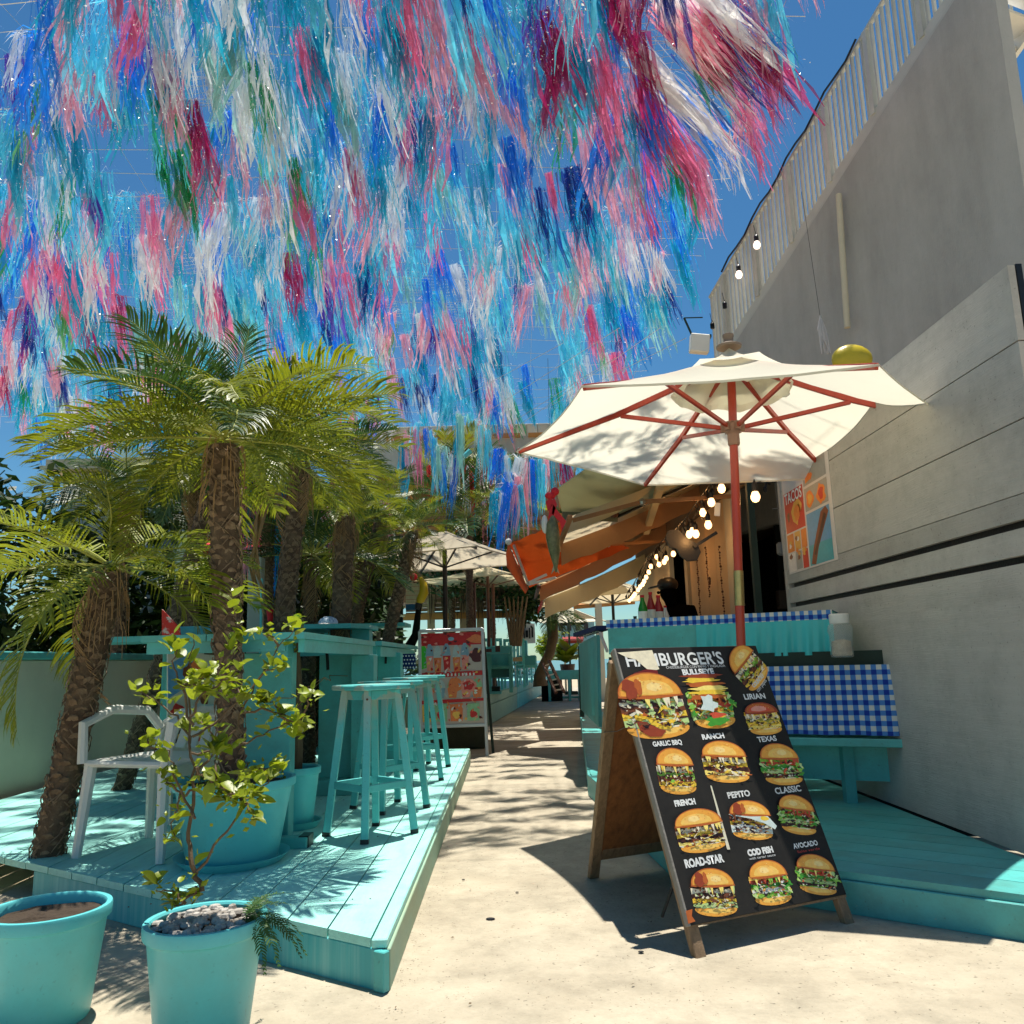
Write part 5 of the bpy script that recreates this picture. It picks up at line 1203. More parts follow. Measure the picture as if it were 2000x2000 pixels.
# floodlight and the two small bulbs on the rail
fl = thing('floodlight', 'white square floodlight on a dark bracket at the foot of the stair rail', 'floodlight', at(1366, 672, 8.2)); c = root_loc(fl)
MB().box(c, (.20, .10, .20), Matrix.Rotation(.12, 3, 'Y'), bev=.01).build('lamp_box', M['white'], fl); MB().box(c+V((.06, .1, .10)), (.16, .16, .03)).build('bracket', M['ledge'], fl)
MB().bar(c+V((-.04, .1, .12)), c+V((-.12, .1, .34)), .012, .02).bar(c+V((-.12, .1, .34)), c+V((.08, .1, .34)), .01, .01).build('yoke', M['ledge'], fl)
rl = thing('string_lights', 'dark bulb string along the stair handrail, two bulbs glowing', 'string lights', at(1445, 520, 8.6)); base = root_loc(rl)
cp = [Pa.lerp(Pb, .08+.92*i/24)+V((0, 0, RH+.03*math.sin(i*1.7)))+off*.05 for i in range(16)]
MB().tube(cp, .012, 5).build('cable', M['black'], rl)
for (u, v, Y, on) in ((1478, 475, 8.6, 1), (1443, 533, 9.0, 1), (1416, 605, 9.3, 0), (1392, 645, 9.5, 0)):
    p_ = at(u, v, Y); inst('bulb', bmesh_off if on else cap_me, rl, Matrix.Translation(p_-base) @ Matrix.Scale(1.5, 4)); inst('socket', cap_me, rl, Matrix.Translation(p_-base) @ Matrix.Scale(1.5, 4))
    MB().tube([p_+V((0, 0, .1)), p_+V((-.02, 0, .22))], .004, 4).build('drop_wire', M['black'], rl)
tl = thing('ribbon_tassel', 'clear white tassel hanging alone against the grey wall', 'tassel', at(1602, 620, 7.3)); c = root_loc(tl)
clr = mat('clear_film', (.7, .68, .68), .2, .2, transl=.4)
for i in range(10): rs = random.Random(i); MB().tube([c+V((0, 0, .02)), c+V((rs.uniform(-.04, .04), 0, -.12)), c+V((rs.uniform(-.03, .06), rs.uniform(-.02, .02), -.36))], [.004, .012, .005], 5).build('film_strip', clr, tl)
MB().tube([c, c+V((-.06, 0, 1.3))], .002, 4).build('line', M['black'], tl)
yb = thing('yellow_float', 'yellow inflatable shape showing over the parasol at the right edge', 'inflatable', at(1640, 668, 6.4)); MB().ball(at(1664, 702, 6.4), .14, 20, (1.2, .6, .9)).build('float_body', mat('yellow_vinyl', (.5, .38, .02), .35, .25, 5), yb, smooth=True)
# ================================================================ DRINKS POSTER STAND
DY = 9.3
dp = thing('drinks_poster_stand', 'drinks poster in a grey metal stand at the far end of the deck', 'poster stand', (-.7, DY, 0))
tl_, tr_, br_, bl_ = at(822, 1238, DY), at(940, 1234, DY-.02), at(943, 1412, DY-.12), at(825, 1416, DY-.1)
fx = (tr_-tl_).normalized(); fu = (tl_-bl_).normalized(); fnm = fx.cross(fu).normalized(); FW, FH = (tr_-tl_).length, (tl_-bl_).length
def DP(x, y, o): return bl_+fx*FW*x+fu*FH*y+fnm*o
for a_, b_2 in (((-.02, -.02), (-.02, 1.03)), ((1.02, -.42), (1.02, 1.04))):
    MB().bar(DP(*a_, 0), DP(*b_2, 0), .035, .03, fnm, bev=.004).build('frame_bar', M['alu'], dp)
for y_ in (-.02, 1.03): MB().bar(DP(-.03, y_, .002), DP(1.03, y_, .002), .035, .03, fnm, bev=.004).build('frame_bar', M['alu'], dp)
MB().bar(DP(-.01, -.02, 0), DP(-.01, -.40, 0), .03, .03, fnm).build('leg', M['alu'], dp)
MB().bar(DP(1.03, 1.0, -.03), DP(1.10, -.38, -.25), .03, .03, fnm).build('leg', M['ledge'], dp)
MB().bar(DP(.0, 1.0, -.03), DP(.0, -.38, -.25), .03, .03, fnm).build('leg', M['ledge'], dp)
MB().slab([DP(0, 0, .006), DP(1, 0, .006), DP(1, 1, .006), DP(0, 1, .006)], .012, fnm).build('poster_sheet', mat('poster_offwhite', (.60, .50, .42), .45, .05), dp)
INK.update(dred=(205, 40, 34), dgrn=(70, 200, 50), dblue=(140, 175, 190), dor=(236, 130, 70), dyl=(250, 200, 90), dpk=(240, 150, 130), dgl=(190, 205, 200), dbr=(90, 30, 25), dsky=(90, 150, 200), dmint=(150, 200, 150))
p = Print(DP, .0068); rs = random.Random(21)
def cup(cx, y0, w, h, liquid, top='dgl'):
    p.poly([(cx-w*.36, y0), (cx+w*.36, y0), (cx+w*.5, y0+h*.62), (cx-w*.5, y0+h*.62)], liquid)
    p.poly([(cx-w*.52, y0+h*.55), (cx+w*.52, y0+h*.55), (cx+w*.4, y0+h*.85), (cx+w*.15, y0+h), (cx-w*.15, y0+h), (cx-w*.4, y0+h*.85)], top)
    for _ in range(4): p.poly(blob(cx+rs.uniform(-.25, .25)*w, y0+rs.uniform(.05, .5)*h, w*.16, h*.06, 8, .4, rs.randint(0, 99)), rs.choice(['dpk', 'dyl', 'dred', 'white']))
p.poly([(0, .86), (1, .86), (1, 1), (0, 1)], 'dred')
for i in range(40): p.poly(blob(rs.random(), .86+.13*rs.random(), .03, .012, 8, .4, i), rs.choice(['dbr', 'dpk', 'dred', 'pr']))
p.poly([(.0, .60), (.1, .62), (.16, .74), (.06, .86), (0, .86)], 'dgrn'); p.poly(blob(.9, .92, .12, .05, 12, .2, 5), 'dor'); p.poly(blob(.90, .74, .1, .08, 14, .2, 6), 'dbr')
for i, (x_, c_) in enumerate(((.14, 'dpk'), (.27, 'dor'), (.42, 'dred'), (.58, 'dor'), (.72, 'dpk'))): cup(x_, .58-.02*(i % 2), .13, .30, c_, ('dblue', 'dgl')[i % 2])
p.poly([(0, .50), (1, .52), (1, .57), (0, .56)], 'dred')
for i in range(10): p.poly([(.3+i*.06, .515), (.33+i*.06, .52), (.325+i*.06, .55), (.3+i*.06, .545)], 'white')
for i, (x_, c_) in enumerate(((.12, 'dpk'), (.3, 'dblue'), (.5, 'dor'), (.72, 'dpk'), (.9, 'dor'))): cup(x_, .28, .17, .20, c_, ('dmint', 'dgl')[i % 2])
p.poly(blob(.55, .42, .12, .08, 16, .1, 3), 'dor'); p.poly(blob(.76, .41, .13, .075, 16, .1, 4), 'dpk'); p.poly(blob(.76, .41, .09, .05, 14, .2, 4), 'dred')
p.poly([(0, .22), (1, .24), (1, .27), (0, .26)], 'dred')
for i, (x_, c_) in enumerate(((.1, 'dyl'), (.3, 'dmint'), (.55, 'dor'), (.82, 'dmint'))): p.poly([(x_-.09, .03), (x_+.1, .03), (x_+.11, .22), (x_-.1, .21)], c_); p.poly(blob(x_, .1, .06, .04, 10, .3, i), ('dbr', 'dred', 'dyl', 'dred')[i])
p.poly(blob(.5, .93, .05, .022, 12, .05, 1), 'dblue')
for i in range(130):
    p.poly(blob(rs.uniform(.04, .96), rs.uniform(.03, .86), rs.uniform(.006, .03), rs.uniform(.004, .018), 7, .5, i+300, ang=rs.uniform(-1, 1)), rs.choice(['white', 'dpk', 'dor', 'dyl', 'dred', 'dgl', 'dbr', 'dblue', 'dmint']))
p.build('drinks_print', dp)
# dark stone block behind the stand
t = thing('stone_block', 'dark mossy block on the path behind the drinks poster', 'block', (-.75, 9.9, 0)); MB().box((-.78, 10.0, .17), (.8, .3, .34), bev=.02).build('block', mat('mossy_stone', (.06, .065, .04), .9, .4, 6, .5), t)

# ================================================================ FURNITURE ON THE FURTHER DECK
def chair(name, label, loc, rz, m, grp=None, slat=False):
    t = thing(name, label, 'chair', loc, grp, rz)
    if slat:
        for i in range(5): MB().bar((-.18+.09*i, .2, .46), (-.18+.09*i, .2, .9), .03, .02).build('back_slat', M[m], t, world=False)
        MB().bar((-.22, .2, .92), (.22, .2, .92), .03, .06).build('top_rail', M[m], t, world=False)
    else: MB().box((0, .2, .70), (.46, .03, .42), bev=.008).build('backrest', M[m], t, world=False)
    MB().box((0, 0, .445), (.44, .42, .03), bev=.006).build('seat', M[m], t, world=False)
    for sx in (-1, 1):
        for sy in (-1, 1): MB().bar((sx*.2, sy*.19, 0), (sx*.2, sy*.19, .445 if sy < 0 else .9), .035, .035).build('leg', M[m], t, world=False)
        MB().bar((sx*.2, -.19, .2), (sx*.2, .19, .2), .02, .03).build('stretcher', M[m], t, world=False)
    return t
bc = thing('high_back_bench', 'tall solid teal bench back on the far deck, right of the drinks poster', 'bench', (-.25, 14.6, h2))
x0, x1 = at(950, 1300, 14.6).x, at(1002, 1300, 14.6).x; zt2 = at(975, 1261, 14.6).z
MB().box(((x0+x1)/2, 14.6, (zt2+h2)/2+.12), (x1-x0, .06, zt2-h2-.24), bev=.02).build('backrest', M['teal'], bc)
MB().box(((x0+x1)/2, 14.35, h2+.42), (x1-x0, .5, .05)).build('seat', M['teal'], bc)
for x_ in (x0+.04, x1-.04): MB().box((x_, 14.4, h2+.3), (.06, .55, .6)).build('side', M['teal'], bc)
CH0 = chair('chair', 'low blue slatted chair at the far end of the deck by the curved tree', (.16, 18.2, h2), R(150), 'pot', slat=True)
for (x_, y_, rz_, lb) in ((-.35, 15.4, 30, 'dark teal slatted chair tucked behind the tall bench'), (-.10, 16.6, 200, 'teal slatted chair in the middle of the far deck'), (-.75, 14.4, 170, 'teal slatted chair just right of the drinks poster'), (.1, 19.6, 20, 'small teal chair at the very end of the far deck')):
    copy_tree(CH0, (x_, y_, h2), R(rz_), lb)
t = thing('deck_table', 'small square table with dark laid cloth on the far deck', 'table', (-.45, 13.9, h2)); MB().box((-.45, 13.95, h2+.66), (.7, .6, .03)).build('table_top', M['teal'], t); MB().box((-.45, 13.95, h2+.33), (.07, .07, .66)).build('post', M['teal'], t); MB().box((-.45, 13.95, h2+.01), (.4, .4, .03)).build('foot', M['teal'], t)
c = root_loc(t); MB().box((-.5, 13.9, h2+.70), (.2, .2, .06)).box((-.3, 13.95, h2+.72), (.08, .08, .12)).build('dark_setting', M['rust'], t)
bt = thing('teal_bench_back', 'second teal bench back further along the far deck', 'bench', (.1, 17.2, h2)); a0, a1 = at(1008, 1300, 17.2), at(1048, 1282, 17.2)
MB().box(((a0.x+a1.x)/2, 17.2, (a1.z+h2)/2+.2), (a1.x-a0.x, .06, a1.z-h2-.35), bev=.03).build('backrest', M['pot'], bt)
MB().box(((a0.x+a1.x)/2, 17.0, h2+.4), (a1.x-a0.x, .5, .05)).build('seat', M['pot'], bt)
rlg = thing('deck_railing', 'blue and white railing of thin bars along the far deck edge', 'railing', (.3, 20, h2))
for i in range(16):
    q = p0+dd*(.38+.035*i)+V((-.03, 0, h2)); MB().bar(q, q+V((0, 0, .42)), .04, .02).build('rail_bar', M['pot' if i % 3 else 'white'], rlg)
for z_ in (.2, .32, .42): MB().bar(p0+dd*.37+V((-.03, 0, h2+z_)), p0+dd*.93+V((-.03, 0, h2+z_)), .03, .025).build('rail', M['white' if z_ > .25 else 'pot'], rlg)

# teal benches closing the path far away
fb = thing('far_bench', 'teal bench closing the far end of the path', 'bench', (1.1, 20.5, 0)); a0, a1 = at(1072, 1330, 20.5), at(1130, 1308, 20.5)
MB().box(((a0.x+a1.x)/2, 20.5, .62), (a1.x-a0.x+.1, .5, .22), bev=.01).build('seat_box', M['teal'], fb)
MB().box(((a0.x+a1.x)/2-.3, 20.6, .25), (.5, .4, .5)).build('under_bench_shade', M['dark'], fb)  # near-black box put in for the shade under the bench
for x_ in (a0.x, (a0.x+a1.x)/2+.12, a1.x): MB().box((x_, 20.4, .26), (.06, .3, .52)).build('leg', M['teal'], fb)
MB().box(((a0.x+a1.x)/2, 20.45, .08), (a1.x-a0.x, .1, .05)).build('foot_rail', M['teal'], fb)
# plank backdrop and dark shade behind far bench
t = thing('far_plant_pot', 'big leafy green plant behind the far bench', 'plant', at(1108, 1290, 22)); c = root_loc(t)
MB().lathe([(.16, 0), (.2, .3), (.2, .32)], V((c.x, c.y, .55)), 16).build('planter', M['rust'], t)
rs = random.Random(2)
for i in range(26):
    a = rs.random()*6.28; s = rs.uniform(.35, .7); inst('leaf', leafm[i % 5], t, Matrix.Translation(V((0, 0, .9-c.z))+V((0, 0, .0))) @ Matrix.Rotation(a, 4, 'Z') @ Matrix.Rotation(-rs.uniform(.4, 1.4), 4, 'Y') @ Matrix.Scale(s, 4))
ld_ = thing('leaning_ladder', 'dark red ladder leaning at the foot of the curved tree', 'ladder', (at(1098, 1352, 16).x, 16, 0))
la, lb2 = at(1102, 1353, 16), at(1072, 1290, 16.6); lc, le = at(1086, 1354, 16), at(1060, 1296, 16.6)
MB().bar(la, lb2, .05, .05).build('rail', M['rust'], ld_); MB().bar(lc, le, .05, .05).build('rail', M['rust'], ld_)
for i in range(6): MB().bar(la.lerp(lb2, .1+.16*i), lc.lerp(le, .1+.16*i), .025, .025).build('rung', M['white'], ld_)
# leaning teal panels at the kiosk side
sp2 = thing('kiosk_side_panel', 'tall teal side panels leaning along the kiosk deck, left of the burger board', 'panel', (.9, 8, .15))
def fourp(name, pts, m, par, t_=.03):
    q = [at(u, v, Y) for u, v, Y in pts]; n_ = (q[1]-q[0]).cross(q[2]-q[0]).normalized(); return MB().slab(q, t_, n_).build(name, M[m], par)
fourp('panel', [(1136, 1258, 9.5), (1172, 1240, 7.4), (1176, 1420, 7.2), (1140, 1386, 9.5)], 'teal', sp2)
fourp('panel', [(1158, 1252, 7.9), (1166, 1250, 7.7), (1172, 1400, 7.5), (1162, 1396, 7.7)], 'teal', sp2)
MB().bar(at(1139, 1255, 9.3), at(1155, 1300, 8.4), .03, .03).build('brace', M['alu'], sp2)
MB().bar(at(1133, 1262, 10.2), at(1137, 1400, 10.2), .05, .05).build('post', M['ledge'], sp2)
for i in range(5): MB().box(at(1142+i*6, 1238-i*2, 8.6-i*.2), (.035, .02, .05)).build('white_peg', M['white'], sp2)
MB().bar(at(1132, 1240, 9.0), at(1178, 1226, 7.6), .14, .04).build('shelf', M['navy'], sp2)
MB().bar(at(1172, 1236, 7.0), at(1186, 1272, 6.6), .02, .02).build('brace', M['alu'], sp2)

# ================================================================ OTHER PARASOLS
def parasol(label, c, apexz, rimz, half, m, polem, rot=0, n=4, Y=None, name='parasol', z0=0):
    t = thing(name, label, 'umbrella', (c[0], c[1], 0)); ap = V((c[0], c[1], apexz))
    tp = [V((c[0]+half*math.cos(rot-k*2*math.pi/n), c[1]+half*math.sin(rot-k*2*math.pi/n), rimz)) for k in range(n)]
    b = MB(); canopy_mesh(b, ap, tp, 0, .04, 8, hem=.015); b.build('canopy', M[m], t, smooth=True)
    MB().tube([(c[0], c[1], z0), (c[0], c[1], apexz+.05)], .03, 10).build('pole', M[polem], t, smooth=True)
    for q in tp: 
        MB().bar(ap+V((0, 0, -.06)), q+V((0, 0, -.03)), .02, .03).build('rib', M[polem], t); h_ = V((c[0], c[1], rimz-.1)); MB().bar(h_, ap.lerp(q, .5)+V((0, 0, -.06)), .018, .02).build('strut', M[polem], t)
    MB().box((c[0], c[1], z0+.05), (.36, .36, .08)).build('base', M['ledge'], t)
    return t
q = at(868, 1045, 10.6); parasol('wide taupe square parasol with a black pole, among the palms', (q.x, q.y), at(880, 1036, 10.6).z, at(705, 1078, 9.6).z, 1.38, 'taupe', 'black', rot=R(200))
q = at(952, 1120, 14.6); parasol('lower beige parasol half hidden behind the taupe one', (q.x, q.y), at(960, 1106, 14.6).z, at(960, 1135, 14.6).z, 1.35, 'beige', 'rust', rot=R(20), z0=h2)
q = at(1196, 1160, 16); parasol('far beige parasol with a black pole beyond the awnings', (q.x, q.y), at(1196, 1130, 16).z, at(1196, 1168, 16).z, 1.5, 'beige', 'black', rot=R(12))
q = at(1110, 1200, 24); parasol('pale far parasol behind the curved tree trunk', (q.x, q.y), at(1110, 1183, 24).z, at(1110, 1212, 24).z, 1.35, 'canvas', 'ledge', rot=R(30))

# ================================================================ CURVED TREE AND DARK FOLIAGE
ct = thing('curved_tree', 'crooked bare trunk standing at the far end of the path, dark leaves at its head', 'tree', (.75, 17, 0))
tp = [(1056, 1340), (1054, 1322), (1062, 1300), (1074, 1275), (1080, 1245), (1078, 1215), (1082, 1185)]
MB().tube([at(u, v, 17) for u, v in tp], [.16, .13, .11, .10, .11, .12, .10], 12).build('trunk', M['bark'], ct, smooth=True)
rs = random.Random(5)
for i in range(20):
    a = rs.uniform(0, 6.28); s = rs.uniform(.7, 1.15); inst('frond', FDK[i % 4], ct, Matrix.Translation(at(1050+rs.uniform(-6, 25), 1182, 17)-root_loc(ct)) @ Matrix.Rotation(a, 4, 'Z') @ Matrix.Rotation(-rs.uniform(-.7, .6), 4, 'Y') @ Matrix.Scale(s, 4))
foliage('dark_shrub', 'dark leafy shrub hanging left of the curved tree trunk', [(at(1030, 1185, 16.5).x, 16.5, at(1030, 1185, 16.5).z, .35, .4, .38)], 900, .16, 9, M['leafd'], 'shrub')
foliage('green_bush', 'bright green bush right of the curved trunk at the far end', [(at(1095, 1262, 23).x, 23, at(1095, 1262, 23).z, .7, .4, .45), (at(1068, 1262, 23).x, 23, at(1068, 1262, 23).z, .3, .4, .4)], 1600, .14, 10, M['leaf'], 'bush')
pm = thing('slatted_shack', 'pale board shack with bead curtains behind the parasols', 'shack', (-1.2, 16.5, 0))
for i in range(12):
    z0 = at(930, 1205, 16.5).z; MB().box((at(905, 1200, 16.5).x, 16.5, z0+i*.085), (2.3, .03, .068)).build('wall_board', M['palewood'], pm)
for u in (770, 842, 872, 905, 938): MB().box((at(u, 1200, 16.4).x, 16.4, 1.1), (.14, .12, 2.3)).build('post', M['palewood'], pm)
MB().box((at(890, 1200, 16.4).x, 16.4, at(890, 1203, 16.4).z), (2.6, .14, .12)).build('beam', M['orangewood'], pm); MB().box((at(890, 1200, 16.4).x, 16.4, 1.02), (2.6, .14, .08)).build('sill', M['palewood'], pm)
MB().slab([at(740, 1128, 16.0), at(1030, 1122, 16.0), at(1030, 1118, 18), at(740, 1122, 18)], .06).build('roof', M['palewood'], pm)
b = MB(); rs = random.Random(3)
for i in range(60):
    u = rs.uniform(835, 1000); z0 = at(u, 1150, 16.3); b.tube([z0+V((0, 0, .1)), z0+V((rs.uniform(-.03, .03), 0, -.25)), z0+V((rs.uniform(-.05, .05), 0, -rs.uniform(.4, .7)))], [.008, .014, .003], 4)
b.build('bead_curtain', M['trunk'], pm)['kind'] = 'stuff'
for (u, v0, v1, Y, m, r, lb) in ((963, 1140, 1265, 15, 'rust', .03, 'thin dark red pole right of the beige parasol pole'), (926, 1138, 1235, 13.6, 'rust', .03, 'rust brown post above the drinks poster')):
    t = thing('thin_pole', lb, 'pole', (at(u, v1, Y).x, Y, h2)); MB().tube([(at(u, v1, Y).x, Y, h2), at(u, v0, Y)], r, 8).build('shaft', M[m], t, smooth=True)
for k, (u0, u1, Y) in enumerate(((1000, 1020, 15.5),)):
    t = thing('tree_trunks', 'cluster of bare grey stems left of the white sign', 'tree', (at(1000, 1260, Y).x, Y, h2))
    for i in range(6): rs = random.Random(i); MB().tube([at(1000+i*3, 1262, Y), at(992+i*6, 1215, Y), at(985+i*9, 1165, Y)], [.04, .03, .015], 6).build('stem', M['bark'], t)
# black bent trunk with the hanging yellow toy
bt2 = thing('black_trunk', 'black bent trunk left of the drinks poster', 'tree', (-1.35, 9.8, .15)); MB().tube([at(u, v, 9.8) for u, v in ((800, 1262), (812, 1240), (816, 1200), (822, 1170), (828, 1140))], [.06, .05, .035, .03, .03], 8).build('trunk', M['dark'], bt2, smooth=True)
yt = thing('yellow_float', 'curved yellow inflatable float with a red ball hanging among the palm trunks', 'inflatable', at(820, 1155, 9.4)); yel = mat('yellow_toy', (.62, .42, .01), .4, .1)
MB().tube([at(u, v, 9.4) for u, v in ((821, 1128), (827, 1140), (828, 1158), (821, 1172), (816, 1180))], [.02, .045, .055, .05, .02], 12).build('float_body', yel, yt, smooth=True)
MB().ball(at(808, 1127, 9.4), .045, 12).build('red_ball', M['red'], yt, smooth=True); MB().tube([at(818, 1178, 9.4), at(815, 1190, 9.4)], [.04, .03], 8).build('dark_end', M['black'], yt)
t = thing('blue_crate', 'small blue crate low between the palm trunks left of the yellow float', 'crate', at(804, 1186, 9.9)); MB().box(at(804, 1186, 9.9), (.13, .1, .07)).build('crate_body', mat('blue_plastic', (.01, .12, .25), .5), t)

# ================================================================ BUILDINGS
rb = thing('cream_roofed_building', 'two storey restaurant with a cream roof edge and orange timber, behind the tassels', 'building', (-2, 19, 0))
RY = 19.0; a0, a1 = at(640, 850, RY), at(1130, 836, RY); zr0, zr1 = at(900, 868, RY).z, at(900, 842, RY).z
cw, cx_ = (a1.x-a0.x), (a0.x+a1.x)/2
MB().box((cx_, RY+2, (zr0+zr1)/2), (cw, 5, zr1-zr0), bev=.02).build('roof_edge', M['cream'], rb)
for i in range(24): MB().box((a0.x+cw*(i+.5)/24, RY-.52, (zr0+zr1)/2), (cw/24-.02, .03, (zr1-zr0)-.04)).build('roof_panel', M['cream'], rb)
MB().box((cx_, RY+.2, zr0-.45), (cw-.3, 2.0, .8)).build('wall', M['grey'], rb)
for i in range(5): MB().box((a0.x+cw*(.15+.18*i), RY-.85, zr0-.05), (.9, .08, .09)).build('orange_beam', M['orangewood'], rb)
terr = mat('terracotta_wall', (.36, .16, .09), .8, .15)
MB().box((cx_, RY+.6, (2.45+zr0)/2-.1), (cw-.3, 2.0, zr0-2.45)).build('wall', terr, rb)
for i in range(7):
    xx = a0.x+.5+cw/7*i; MB().box((xx+.35, RY-.42, zr0-1.5), (.75, .06, .9)).build('window_frame', M['orangewood'], rb); MB().box((xx+.35, RY-.455, zr0-1.5), (.62, .03, .76)).build('window_pane', mat('warm_glass', (.30, .18, .10), .2), rb)
MB().box((cx_, RY-.6, zr0-2.15), (cw*.9, .1, .12)).build('balcony_rail', M['orangewood'], rb)
bn = thing('red_banner', 'long faded red banner under the cream roof edge', 'banner', at(890, 975, 16)); MB().slab([at(812, 930, 16.4), at(905, 942, 16.0), at(905, 1000, 16.0), at(812, 985, 16.4)], .02, (0, 1, 0)).build('banner_cloth', mat('faded_red', (.42, .05, .035), .7, .2), bn)
# orange beam lamp box
t = thing('blue_cylinder', 'small blue tube hanging under the cream roof edge', 'ornament', at(912, 886, 12)); MB().tube([at(906, 892, 12), at(919, 880, 12)], .04, 10).build('tube', M['pot'], t)

lb_ = thing('pale_house', 'pale two storey house with blue framed windows behind the left palms', 'building', (-5.5, 11, 0))
HY = 11.0; hw0, hw1 = at(120, 1000, HY).x, at(560, 1000, HY).x; pl = mat('pale_blue_plaster', (.36, .40, .38), .7, .1)
MB().box(((hw0+hw1)/2, HY+1.5, 1.85), (hw1-hw0, 3, 3.7)).build('wall', pl, lb_)
MB().box(((hw0+hw1)/2, HY+1.4, 3.78), (hw1-hw0+.3, 3.2, .14)).build('roof_edge', M['cream'], lb_)
for k_ in range(6): MB().box((hw0+.5+k_*(hw1-hw0-.9)/5, HY-.04, 3.05), (.5, .05, .6)).build('window_pane', mat('grey_glass', (.4, .46, .46)), lb_)
for (u, w_) in ((352, .42), (405, .36), (300, .42), (240, .42), (480, .3)):
    c = at(u, 1135, HY-.03); MB().box((c.x, HY-.03, c.z), (w_, .06, .95)).build('window_frame', mat('pale_blue_frame', (.30, .46, .55), .5), lb_); MB().box((c.x, HY-.065, c.z+.02), (w_-.09, .03, .82)).build('window_pane', mat('grey_glass', (.40, .46, .46), .15, .15, 2), lb_)
    MB().box((c.x, HY-.085, c.z), (w_-.08, .02, .025)).build('window_bar', M['white'], lb_)
t = thing('surfboard', 'pale green surfboard standing upright at the left edge', 'surfboard', at(362, 1190, 7.5)); tip = [(378, 1190), (384, 1130), (372, 1070), (360, 1036), (350, 1050), (342, 1090), (340, 1190)]
MB().slab([at(u, v, 7.5) for u, v in tip], .05, (0, -1, 0)).build('board', mat('pale_green_gelcoat', (.36, .45, .34), .3, .05), t)
t = thing('pale_post', 'pale square post with thin blue pipe left of the second palm', 'post', (at(500, 1200, 7.0).x, 7.0, 0)); MB().bar((at(500, 1200, 7.0).x, 7.0, 0), at(502, 1090, 7.0), .11, .11, (0, 1, 0), bev=.005).build('shaft', mat('post_paint', (.33, .36, .30), .6, .1), t); MB().tube([(at(513, 1200, 6.9).x, 6.9, .2), at(511, 1130, 6.9)], .012, 6).build('pipe', M['pot'], t)
aw = thing('red_awning', 'dark red awning across the left behind the palm trunks', 'awning', at(470, 1070, 8.6))
MB().slab([at(372, 1082, 8.4), at(556, 1068, 8.2), at(560, 1030, 9.6), at(372, 1030, 9.6)], .03).build('fabric', M['red'], aw); MB().slab([at(366, 1092, 8.4), at(556, 1078, 8.2), at(556, 1064, 8.2), at(366, 1080, 8.4)], .02, (0, 1, 0)).build('valance', mat('dark_red_cloth', (.20, .015, .012), .8, .2), aw)
MB().slab([at(515, 1082, 7.9), at(552, 1078, 7.9), at(552, 1064, 7.9), at(515, 1070, 7.9)], .04, (0, 1, 0)).build('orange_end', M['orangewood'], aw)
for u in (380, 470, 548): MB().bar((at(u, 1100, 8.5).x, 8.5, 0), at(u, 1085, 8.5), .05, .05, (0, 1, 0)).build('post', M['rust'], aw)
# poster and white chair at the left edge
fp = thing('menu_poster', 'white poster of food pictures half hidden behind the thick palm trunk', 'poster', at(390, 1500, 4.75)); PY = 4.75
q0, q1, q2, q3 = at(332, 1330, PY), at(478, 1260, PY+.3), at(482, 1500, PY+.3), at(328, 1520, PY)
ux_, uy_ = (q2-q3), (q1-q2); un = ux_.cross(uy_).normalized()
def LP(x, y, o): return q3+ux_*x+uy_*y+un*o
MB().slab([LP(0, 0, 0), LP(1, 0, 0), LP(1, 1, 0), LP(0, 1, 0)], .02, un).build('poster_sheet', mat('poster_cream', (.50, .49, .44), .5, .06), fp)
p = Print(LP, .0008); rs = random.Random(6)
p.poly([(.0, .86), (.34, .98), (.28, .70), (.0, .6)], 'dsky')
for i, (x_, y_, rx, ry, c_) in enumerate(((.28, .78, .07, .10, 'pbr'), (.36, .84, .06, .06, 'dor'), (.45, .62, .06, .09, 'pbr'), (.75, .80, .08, .08, 'pdk'), (.8, .62, .06, .06, 'dbr'), (.85, .48, .07, .07, 'pdk'), (.3, .42, .08, .06, 'dbr'), (.55, .46, .06, .06, 'pdk'), (.42, .30, .07, .05, 'dred'), (.15, .3, .07, .06, 'pdk'), (.9, .3, .05, .06, 'pbr'), (.7, .95, .2, .03, 'pdk'), (.12, .5, .08, .05, 'dred'))):
    p.poly(blob(x_, y_, rx*1.2, ry, 14, .25, i), c_); p.poly(blob(x_+.01, y_, rx*.7, ry*.5, 10, .4, i+50), ('dyl', 'dor', 'pgold')[i % 3])
p.build('food_print', fp)
for x_ in (.05, .95): MB().bar(LP(x_, 0, -.03), (LP(x_, 0, -.03).x, LP(x_, 0, -.03).y+.0, .151), .03, .03, (0, 1, 0)).build('leg', M['alu'], fp)
wc = thing('plastic_chair', 'white moulded plastic garden chair at the left edge behind the shrub', 'chair', (-1.95, 4.05, .151)); CX, CY = -1.76, 4.15
wpl = mat('white_moulded_plastic', (.66, .66, .60), .35, .06)
def WCp(x, y, z): return V((CX+x*.85+y*.3, CY+y*.85-x*.3, .151+z))
for sx in (-1, 1):
    for sy in (-1, 1): MB().tube([WCp(sx*.27, sy*.25, 0), WCp(sx*.24, sy*.22, .42)], [.022, .03], 8).build('leg', wpl, wc, smooth=True)
    MB().tube([WCp(sx*.27, -.25, .42), WCp(sx*.29, -.24, .60), WCp(sx*.29, -.05, .66), WCp(sx*.28, .2, .64), WCp(sx*.24, .27, .55)], .024, 8).build('armrest', wpl, wc, smooth=True)
MB().box(WCp(0, 0, .42), (.48, .46, .03), Matrix.Rotation(-.34, 3, 'Z'), bev=.012).build('seat', wpl, wc)
MB().tube([WCp(-.24, .24, .45), WCp(-.25, .30, .56), WCp(-.14, .33, .62), WCp(.14, .33, .62), WCp(.25, .30, .56), WCp(.24, .24, .45)], .024, 8).build('back_frame', wpl, wc, smooth=True)
